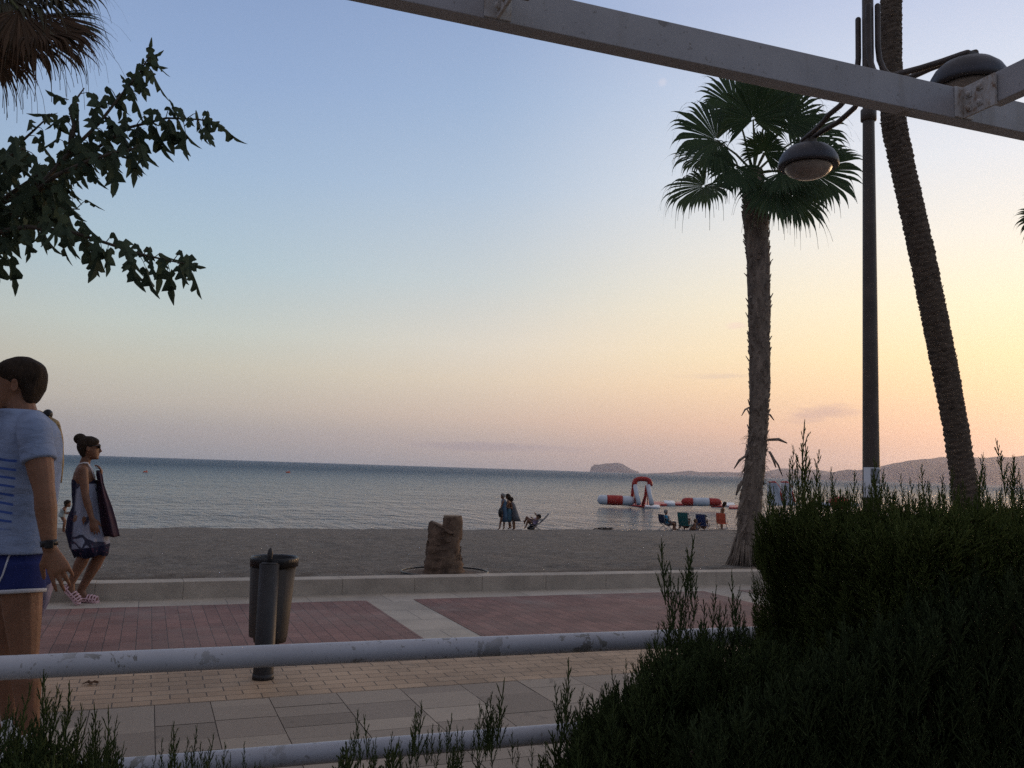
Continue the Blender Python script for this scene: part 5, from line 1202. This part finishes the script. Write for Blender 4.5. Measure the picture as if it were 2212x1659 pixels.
A = little(fA, 'bather in a blue beach dress carrying a dark bag, leading the three walkers', SK2, (1086, 1064), -pr, (1087.5, 1073.5), (1088, 1095), [(-1, (1083, 1086, -.2), (1080.5, 1094, -.2)), (1, (1088, 1086, .2), (1082, 1092, .2))], [(-1, (1082, 1117, -.1), (1079, 1134, -.1), (1075, 1137, -.1)), (1, (1089, 1117, .1), (1088.5, 1134, .1), (1085, 1137, .1))], .95, 'bathers walking along the water', M_greyhair)
garment(fA, A, 'beach_dress', ((1071.5, 1083.5, 1092), (1078, 1082.5, 1094.5), (1090, 1083, 1095), (1102, 1083.5, 1096), (1120, 1083, 1098)), cloth('blue beach dress', (.10, .17, .24), .1, 5, (.045, .075, .13)), .18, .03)
mb = MB(); mb.ell(fA.p(1081, 1100, -.2), .10, .12, .22); mb.tube([fA.p(1080.5, 1095, -.2), fA.p(1081, 1099, -.2)], .02, 6); bo = mb.build('handbag', M_liner, None, True, tuple(fA.p(1081, 1100, -.2))); tag(bo, 'dark bag hanging from the hand of the bather in the blue dress', 'bag')
fB = BFig(1101, 1138)
B = little(fB, 'bare-backed bather with long dark hair, blue-green towel round the waist', SK1, (1096.5, 1066), -pr, (1098.5, 1076), (1099, 1096), [(-1, (1095, 1087, -.25), (1088, 1090, -.25)), (1, (1103, 1087, .2), (1096, 1091, .2))], [(-1, (1099, 1117, -.1), (1104, 1131, -.1), (1103, 1137, -.1)), (1, (1100, 1117, .1), (1100.5, 1134, .1), (1096.5, 1137, .1))], .97, 'bathers walking along the water', M_hair, ([(1098, 1064), (1100.5, 1069), (1101, 1076)], [.09, .10, .06]))
garment(fB, B, 'towel_skirt', ((1091.5, 1095, 1105), (1100, 1092, 1106), (1112, 1091, 1106), (1121, 1093.5, 1105)), cloth('blue-green towel', (.055, .16, .19), .1, 4, (.07, .09, .14)), .19, .03)
fC = BFig(1110, 1138)
C_ = little(fC, 'person wrapped in a long grey towel cape, last of the walking three', SK1, (1104, 1072), -pr, (1106, 1080), (1108.5, 1099), [(-1, (1106, 1091, -.2), (1101, 1090, -.25)), (1, (1108, 1091, .2), (1102, 1093, .2))], [(-1, (1108.5, 1119, -.1), (1109.5, 1135, -.1), (1106, 1137, -.1)), (1, (1110.5, 1119, .1), (1112, 1134, .1), (1109, 1137, .1))], .92, 'bathers walking along the water')
garment(fC, C_, 'towel_cape', ((1078, 1103, 1110), (1084, 1103, 1113.5), (1095, 1104, 1117), (1108, 1105, 1121.5), (1118.5, 1105.5, 1125.5)), cloth('grey towel', (.14, .145, .155), .1, 5, (.08, .085, .095)), .22, .03)

def beach_chair(f, px, py, face, col, label, recline=.3, seat_h=.30, width=.54, back_len=.66, group='folding chairs at the waterline', tone=None):
    """low folding chair: fabric seat and back slung between tubes"""
    b0 = f.p(px, py); b0.z = beach_z(b0.x, b0.y); face = Vector((face.x, face.y, 0)).normalized(); s = Vector((-face.y, face.x, 0))
    r = empty('beach_chair', b0, label, 'chair', group); m_ = tone or cloth('chair fabric', col, .15)
    W2 = lambda a, c, z: b0 + face * a + s * c + Z * z
    bk = lambda l: (-.20 - math.sin(recline) * l, seat_h + math.cos(recline) * l)
    mb = MB(); mb.loft([[W2(.24, -width / 2, seat_h + .03), W2(.24, width / 2, seat_h + .03), W2(.24, width / 2, seat_h + .015), W2(.24, -width / 2, seat_h + .015)], [W2(0, -width / 2, seat_h - .03), W2(0, width / 2, seat_h - .03), W2(0, width / 2, seat_h - .045), W2(0, -width / 2, seat_h - .045)], [W2(-.2, -width / 2, seat_h), W2(-.2, width / 2, seat_h), W2(-.2, width / 2, seat_h - .015), W2(-.2, -width / 2, seat_h - .015)]]); part('seat', mb, m_, r)
    mb = MB(); rows = []
    for l in (0.02, .2, .45, back_len): a, z = bk(l); sag = -.03 * math.sin(math.pi * l / back_len); rows.append([W2(a + sag, -width / 2, z), W2(a + sag, width / 2, z), W2(a + sag - .02, width / 2, z), W2(a + sag - .02, -width / 2, z)])
    mb.loft(rows); part('backrest', mb, m_, r)
    for c in (-width / 2, width / 2):
        mb = MB(); a, z = bk(back_len + .02); a0, z0 = bk(0)
        mb.tube([W2(.26, c, seat_h + .02), W2(a0, c, z0), W2(a, c, z)], .013, 6); mb.tube([W2(.20, c, seat_h), W2(-.30, c, .0)], .013, 6); mb.tube([W2(-.16, c, seat_h), W2(.24, c, .0)], .013, 6); part('frame_side', mb, M_tubeg, r, True)
        mb = MB(); a, z = bk(.26); mb.tube([W2(a, c, z), W2(.12, c, z - .01)], .016, 6); mb.tube([W2(.10, c, z - .01), W2(.12, c, seat_h)], .011, 6); part('armrest', mb, M_tubeg, r, True)
    mb = MB()
    for a, z in ((.24, .0 + .02), (-.30, .02)): mb.tube([W2(a, -width / 2, z), W2(a, width / 2, z)], .012, 6)
    part('cross_bar', mb, M_tubeg, r, True); return r
M_tubeg = mat('grey chair tube', (.24, .24, .25), .4, .15, 10, 0, 40, .6)
# reclining sunbather left of the row
fD = BFig(1152, 1138); rt = fD.right
beach_chair(fD, 1154, 1138, -rt, (.05, .05, .06), 'dark folding lounger holding the person in the lilac top', .75, .28, .56, .62)
Dp = little(fD, 'person in a lilac top lying back in a dark lounger with knees raised', SK2, (1164, 1109.5), (-rt + Z * .6), (1160, 1114), (1152.5, 1126), [(-1, (1154, 1116, -.25), (1150.5, 1113, -.2)), (1, (1160, 1108, .2), (1158, 1105, .2))], [(-1, (1141, 1116, -.1), (1135.5, 1132, -.1), (1131.5, 1134.5, -.1)), (1, (1138, 1110, .1), (1133, 1123, .1), (1131, 1117, .1))], .95)
mb = MB(); torso(mb, fD.p(1152.5, 1126), fD.p(1160, 1114), fD.away, .95, .025, -.05, 1.0, n=14); wear('lilac_top', mb, .025, cloth('lilac fabric', (.36, .28, .42)), Dp, 2)
mb = MB(); mb.tube([fD.p(1153.5, 1127), fD.p(1145, 1119)], [.15, .13], 10, round_ends=True); wear('shorts', mb, .025, cloth('maroon fabric', (.09, .04, .045)), Dp, 2)
mb = MB(); c = fD.p(1147, 1136); c.z = beach_z(c.x, c.y) + .09; mb.ell(c, .20, .15, .10); mb.tube([c + rt * -.1 + Z * .08, c + Z * .15, c + rt * .1 + Z * .08], .012, 6); o_ = mb.build('beach_bag', M_liner, None, True, tuple(c)); tag(o_, 'black beach bag on the sand under the lounger', 'bag')
# man in blue
fE = BFig(1440, 1137); rt = fE.right
beach_chair(fE, 1439, 1137, rt * .85 + fE.away * .5, (.02, .03, .06), 'navy folding chair under the man in the bright blue shirt', .22, .34, .52, .44)
E = little(fE, 'grey-haired man in a bright blue shirt sitting in a navy folding chair', SK2, (1438.5, 1096.5), rt * .8 + fE.away * .6, (1438, 1106), (1442, 1123), [(-1, (1446, 1116, .2), (1453, 1120, .2)), (1, (1444, 1117, -.2), (1452, 1121, -.2))], [(-1, (1459, 1121, .1), (1458, 1133, .1), (1465, 1135, .1)), (1, (1457, 1122, -.1), (1454, 1134, -.1), (1461, 1136, -.1))], 1.0, None, M_greyhair, side=-(fE.away * .8 - rt * .6))
mb = MB(); torso(mb, fE.p(1442, 1123), fE.p(1438, 1106), -(fE.away * .8 - rt * .6), 1.0, .03, -.05, 1.06, n=14)
for s_, e_ in (((1438, 1107, .17), (1446, 1116, .2)), ((1438, 1107, -.17), (1444, 1117, -.2))): limb(mb, [fE.p(*s_), fE.p(*s_).lerp(fE.p(*e_), .6)], [.085, .075], 8, 2)
wear('shirt', mb, .025, cloth('bright blue shirt', (.04, .22, .36)), E, 2)
mb = MB(); limb(mb, [fE.p(1443, 1123), fE.p(1457, 1121)], [.12, .09], 8, 2); wear('trousers', mb, .025, cloth('dark trousers', (.035, .03, .03)), E, 2)
# green chair and sitter
fG = BFig(1482, 1137); sea_f = fG.away * .9 + fG.right * .45
beach_chair(fG, 1481, 1137, sea_f, (.025, .12, .12), 'green folding chair second in the row, its high back to the promenade', .28, .26, .52, .66)
little(fG, 'person with dark hair sitting in the green folding chair, seen from behind', SK2, (1483.5, 1103.5, .3), sea_f, (1482, 1111, .3), (1482, 1128, .5), [(-1, (1474, 1120, .5), (1468, 1125, .8)), (1, (1489, 1121, .6), (1487, 1125, .9))], [(-1, (1470, 1124, 1.0), (1466, 1135, 1.2), (1463, 1136, 1.4)), (1, (1480, 1124, 1.1), (1478, 1135, 1.3), (1478, 1136, 1.5))], .95, side=fG.right)
# blue chair and sitter
fH = BFig(1521, 1137); sea_f = fH.away * .9 + fH.right * .5
beach_chair(fH, 1520, 1137, sea_f, (.025, .045, .13), 'dark blue folding chair third in the row, beside the child on the sand', .28, .26, .50, .58)
Hh = little(fH, 'person in a dark cap sitting in the dark blue folding chair', SK1, (1522.5, 1107, .3), sea_f, (1521, 1113, .3), (1520, 1129, .5), [(-1, (1513, 1119, .4), (1506, 1121, .4)), (1, (1528, 1120, .5), (1529, 1124, .8))], [(-1, (1512, 1125, 1.0), (1508, 1135, 1.2), (1505, 1136, 1.4)), (1, (1522, 1125, 1.1), (1521, 1135, 1.3), (1521, 1136, 1.5))], .92, side=fH.right)
mb = MB(); c = fH.p(1522.5, 1104.5, .3); mb.ell(c, .11, .11, .07); mb.box(c + fH.right * .12 - Z * .02, (.12, .14, .02)); wear('cap', mb, .02, M_liner, Hh, 2)
fI = BFig(1500, 1137)
I_ = little(fI, 'child in a patterned wrap sitting on the sand between the folding chairs', SK1, (1502.5, 1115.5, -.3), fI.right, (1501, 1122, -.3), (1499, 1133, -.3), [(-1, (1504, 1126, -.1), (1509, 1123, -.1)), (1, (1500, 1128, -.5), (1504, 1131, -.5))], [(-1, (1494, 1129, -.2), (1490, 1135, -.2), (1487, 1136, -.2)), (1, (1496, 1130, -.4), (1492, 1136, -.4), (1489, 1137, -.4))], .72, None, mat('light brown hair', (.13, .075, .04), .6, .3, 20), H=.21)
garment(fI, I_, 'patterned_wrap', ((1121, 1497, 1505), (1127, 1495, 1507), (1134, 1492, 1508), (1137, 1490, 1507)), cloth('patterned wrap', (.24, .24, .28), .1, 6, (.05, .05, .08)), .2, .02)
# orange chair with a woman standing beyond it
fJ = BFig(1561, 1137); beach_chair(fJ, 1560, 1137, fJ.away * .95 + fJ.right * .25, (.55, .11, .06), 'empty coral red folding chair at the right end of the row', .20, .30, .46, .52)
fK = BFig(1560, 1136)
K_ = little(fK, 'tanned woman standing behind the coral red folding chair, bending slightly', SK1, (1566, 1081.5, .9), fK.right * .8 + fK.away * .5 - Z * .3, (1562, 1090, .9), (1558, 1108, .9), [(-1, (1560, 1101, 1.1), (1564, 1107, 1.1)), (1, (1557, 1101, .7), (1555, 1111, .7))], [(-1, (1560, 1122, .95), (1560, 1135, .95), (1563, 1137, .95)), (1, (1558, 1122, .85), (1558, 1135, .85), (1561, 1137, .85))], .95, side=fK.away, hair_long=([(1565, 1079, .9), (1563, 1084, .9), (1562, 1090, .9)], [.08, .08, .04]))
mb = MB(); torso(mb, fK.p(1558, 1108, .9), fK.p(1562, 1090, .9), fK.away, .95, .018, -.14, .2, n=14); wear('swimsuit', mb, .02, cloth('pale swimsuit', (.40, .38, .40)), K_, 2)
# child with a red bucket
fL = BFig(140, 1152); rt = fL.right
Lc = little(fL, 'small child with dark hair crouching over a red bucket on the beach', SK1, (146, 1088), rt - Z * .4, (139, 1099), (133, 1114), [(-1, (143, 1108, .1), (150, 1107, .1)), (1, (141, 1109, -.1), (148, 1110, -.1))], [(-1, (141, 1124, .08), (138, 1145, .08), (145, 1151, .08)), (1, (139, 1127, -.08), (136, 1148, -.08), (143, 1152, -.08))], .66, H=.21)
mb = MB(); torso(mb, fL.p(133, 1114), fL.p(139, 1099), fL.away, .66, .02, -.14, 1.0, n=14); wear('swimsuit', mb, .02, cloth('pale swimsuit', (.34, .38, .36)), Lc, 2)
mb = MB(); c = fL.p(151, 1152, -.1); c.z = beach_z(c.x, c.y); rr2 = .12
ring_ = lambda r_, z: [c + Vector((r_ * math.cos(a), r_ * math.sin(a), z)) for a in np.linspace(0, 2 * math.pi, 19)[:-1]]
mb.loft([ring_(.09, 0), ring_(.125, .19), ring_(.135, .195), ring_(.115, .195), ring_(.08, .02)]); bk_ = mb.build('bucket', mat('red plastic', (.45, .03, .03), .4, .1, 10), None, True, tuple(c)); tag(bk_, 'small red bucket on the sand by the crouching child', 'bucket')
mb = MB(); mb.tube([c + Vector((.125 * math.cos(a), 0, .19 + .12 * math.sin(a))) for a in np.linspace(0, math.pi, 12)], .006, 6); part('handle', mb, mat('white plastic', (.6, .6, .6), .4), bk_)

# ================================================================== INFLATABLES, BUOYS, BITS ON THE SAND
M_ired = mat('red inflatable vinyl', (.42, .030, .022), .45, .15, 1.5, .05, 6, 0, .3); M_iwht = mat('white inflatable vinyl', (.60, .64, .68), .45, .08, 1.5, .05, 6, 0, .3)
GI = 'red and white inflatables moored off the beach'
ID = 82.0; ip = lambda px, py, v=0: at_d(px, py, ID + v); ik = ID / F; sea_row = lambda px: CY - F * ((on_z(px, 1094, SEA_Z) - EYE).dot(UP)) / ((on_z(px, 1094, SEA_Z) - EYE).dot(FWD))
def sec(root, a, b_, ra, rb, m_, name, n=14, ends=(False, False), v=0):
    mb = MB(); A, B2 = ip(*a), ip(*b_); d = (B2 - A); pts, rad = [], []
    for t in np.linspace(0, 1, 7):
        r_ = (ra + (rb - ra) * t) * ik
        if (ends[0] and t < .4): r_ *= math.sqrt(max(.05, 1 - ((.4 - t) / .42) ** 2))
        if (ends[1] and t > .6): r_ *= math.sqrt(max(.05, 1 - ((t - .6) / .42) ** 2))
        pts.append(A.lerp(B2, t)); rad.append(r_ * (1 + .03 * math.sin(math.pi * t)))
    mb.tube(pts, rad, n); return part(name, mb, m_, root, True)
r1 = empty('inflatable_tube', ip(1325, 1090), 'floating inflatable tube, white red white, at the left end of the water park', 'inflatable', GI)
sec(r1, (1290.5, 1079), (1311, 1080), 10, 10.6, M_iwht, 'white_section', ends=(True, False)); sec(r1, (1311, 1080), (1344, 1081), 10.8, 10.8, M_ired, 'red_section'); sec(r1, (1344, 1081.5), (1372, 1082), 10.4, 9.6, M_iwht, 'white_section', ends=(False, True))
r2 = empty('inflatable_tower', ip(1388, 1092), 'tall inflatable arch tower with a red top and white legs', 'inflatable', GI)
mb = MB(); pts = [ip(x, y, .2) for x, y in ((1370.5, 1050), (1370.8, 1043), (1373, 1037.5), (1379, 1034.8), (1387, 1034.2), (1396, 1035), (1402, 1038), (1404, 1043), (1403.8, 1050))]; mb.tube(pts, [x * ik for x in (5.8, 5.7, 5.4, 5.2, 5.2, 5.2, 5.4, 5.7, 5.8)], 12); part('arch', mb, M_ired, r2, True)
for (w0, w1, rd0, rd1, rd2) in (((1372, 1048), (1380, 1089), (1368, 1049), (1361, 1090), (1372, 1090)), ((1400.5, 1048), (1408, 1090), (1397, 1050), (1389, 1091), (1398, 1091))):
    mb = MB(); mb.tube([ip(*w0, .1), ip((w0[0] + w1[0]) / 2 - .5, (w0[1] + w1[1]) / 2, -.3), ip(*w1, -.8)], [5.0 * ik, 4.8 * ik, 5.4 * ik], 10); part('front_strut', mb, M_iwht, r2, True)
    mb = MB(); mb.tube([ip(*rd0, .3), ip((rd0[0] + rd1[0]) / 2 + 1.5, (rd0[1] + rd1[1]) / 2, .9), ip(*rd1, 1.6)], [3.4 * ik, 3.4 * ik, 4 * ik], 10); part('rear_strut', mb, M_ired, r2, True)
    mb = MB(); a, b_, c_ = ip(rd0[0] + 1, rd0[1] + 2, .2), ip(rd1[0] + 11, rd1[1], .2), ip(rd2[0] + 1, rd2[1], -.6); th = Vector((FWD.x, FWD.y, 0)) * .35
    mb.add([a - th * .4, b_ - th, c_ - th, a + th * .4, b_ + th, c_ + th], [(0, 1, 2), (5, 4, 3), (0, 3, 4, 1), (1, 4, 5, 2), (2, 5, 3, 0)]); part('side_panel', mb, M_ired, r2)
def raft(label, outline, m_, top_px, root=None, name='inflatable_mat'):
    """flat floating mat: outline given on the water, puffed to a thickness"""
    P = [on_z(x, y, SEA_Z) for x, y in outline]; c = sum(P, Vector()) / len(P); h = top_px * ik
    mb = MB(); mb.loft([[v - Z * .1 for v in P], [c + (v - c) * 1.03 + Z * h * .5 for v in P], [c + (v - c) * .99 + Z * h * .9 for v in P], [c + (v - c) * .9 + Z * h for v in P]])
    if root: return part('platform', mb, m_, root, True)
    o = mb.build(name, m_, None, True, tuple(c)); return tag(o, label, 'inflatable', GI)
raft('', [(1344, 1090), (1392, 1097), (1392, 1094.5), (1426, 1093), (1426, 1090), (1362, 1087)], M_ired, 4.5, r2); raft('', [(1392, 1098), (1426, 1098), (1424, 1094), (1394, 1094)], M_iwht, 4, r2)
raft('low red floating mat between the arch tower and the right-hand tube', [(1408, 1092), (1440, 1093), (1442, 1088.5), (1412, 1087)], M_ired, 5)
raft('white puffed floating step on the red mats', [(1436, 1092), (1458, 1092.5), (1456, 1087), (1434, 1086.5)], M_iwht, 7)
raft('low red floating mat in front of the right-hand tube', [(1457, 1092), (1496, 1092.5), (1496, 1088), (1460, 1087.5)], M_ired, 5)
r3 = empty('inflatable_tube', ip(1515, 1092), 'floating inflatable tube, red white red, beside the fan palm', 'inflatable', GI)
sec(r3, (1472, 1083.5), (1496, 1084), 8.2, 8.8, M_ired, 'red_section', ends=(True, False)); sec(r3, (1496, 1084), (1531, 1084.5), 9.0, 9.0, M_iwht, 'white_section'); sec(r3, (1531, 1084.5), (1559, 1085), 8.8, 7.8, M_ired, 'red_section', ends=(False, True))
raft('red floating mat at the right end of the tube by the palm', [(1536, 1095), (1562, 1096), (1562, 1091), (1538, 1090)], M_ired, 5)
raft('white floating platform close to the palm trunk', [(1556, 1094), (1588, 1095), (1586, 1088.5), (1558, 1088)], M_iwht, 4)
raft('small red floating mat touching the palm trunk', [(1574, 1099), (1596, 1099.5), (1594, 1094), (1576, 1094)], M_ired, 4)
r4 = empty('inflatable_slide', ip(1695, 1094), 'inflatable slide with red rims and pale blue white sides behind the hedge tips', 'inflatable', GI)
for dx in (0, 26):
    mb = MB(); a = [ip(1661 + dx, 1041, 1.2), ip(1674 + dx, 1041, 0), ip(1683 + dx, 1052, -.2), ip(1691 + dx, 1085, -.6)]; mb.tube(a, [1.7 * ik, 1.9 * ik, 2.1 * ik, 2 * ik], 8); part('rim', mb, M_ired, r4, True)
    mb = MB(); th = Vector((FWD.x, FWD.y, 0)) * .4; o_ = [ip(x + dx, y, v) for x, y, v in ((1660, 1043, 1), (1674, 1043, 0), (1682, 1054, 0), (1690, 1092, 0), (1660, 1092, 1))]
    mb.loft([[v - th for v in o_], [v + th for v in o_]]); part('side_wall', mb, M_iwht, r4)
r5 = empty('inflatable_dome', ip(1810, 1094), 'rounded red inflatable showing just above the hedge', 'inflatable', GI)
mb = MB(); mb.ell(ip(1812, 1086), 22 * ik, 1.0, 14 * ik, (RIGHT, AWAY, Z)); part('dome', mb, M_ired, r5, True); mb = MB(); mb.tube([ip(1760, 1090), ip(1850, 1091)], 5 * ik, 10, round_ends=True); part('base_tube', mb, M_iwht, r5, True)
M_buoy = mat('orange buoy', (.55, .10, .03), .45, .1, 3)
for (x, y, lb_) in ((314, 1019, 'orange mooring buoy farther left, nearer the woman in the towel'), (622, 1020, 'orange mooring buoy farther right, out past the litter bin')):
    c = on_z(x, y + 1.5, SEA_Z); k_ = (c - EYE).dot(FWD) / F; o_ = empty('buoy', c, lb_, 'buoy', 'orange buoys'); 
    mb = MB(); mb.ell(c + Z * .8 * k_, 5 * k_, 3.6 * k_, 2.2 * k_); part('float', mb, M_buoy, o_, True); mb = MB(); mb.tube([c + Z * 2 * k_ + rh * 2 * k_, c + Z * 4.4 * k_ + rh * 3 * k_], [1.1 * k_, .8 * k_], 8, round_ends=True); part('top_ring', mb, M_buoy, o_, True)
rg = random.Random(12); fM = BFig(1304, 1137); mb = MB(); c0 = fM.base
for i in range(22):
    a = rg.uniform(0, 3.14); c = c0 + fM.right * rg.uniform(-.42, .42) + Z * rg.uniform(.0, .06); L = rg.uniform(.1, .3); mb.tube([c - fM.right * L * .5, c + Z * rg.uniform(.02, .09), c + fM.right * L * .5 + Z * rg.uniform(0, .12)], [.02, .026, .008], 6)
mb.ell(c0 + fM.right * .15, .4, .2, .07); dw = mb.build('driftwood', mat('wet driftwood', (.06, .045, .035), .9, .4, 10), None, True, tuple(c0)); tag(dw, 'small heap of driftwood and weed on the crest of the sand', 'driftwood')
M_dry = mat('dry leaf litter', (.10, .055, .03), .9, .4, 20)
for (x, y, lb_) in ((196, 1476, 'dry curled leaf lying on the tan bricks near the man'),):
    c = on_z(x, y, .006); mb = MB()
    for i in range(9):
        a = rg.uniform(0, 6.28); d = Vector((math.cos(a), math.sin(a), 0)); mb.tube([c, c + d * .02 + Z * .012, c + d * rg.uniform(.03, .06) + Z * .004], [.004, .006, .001], 5)
    o_ = mb.build('leaf_litter', M_dry, None, True, tuple(c)); tag(o_, lb_, 'leaf')
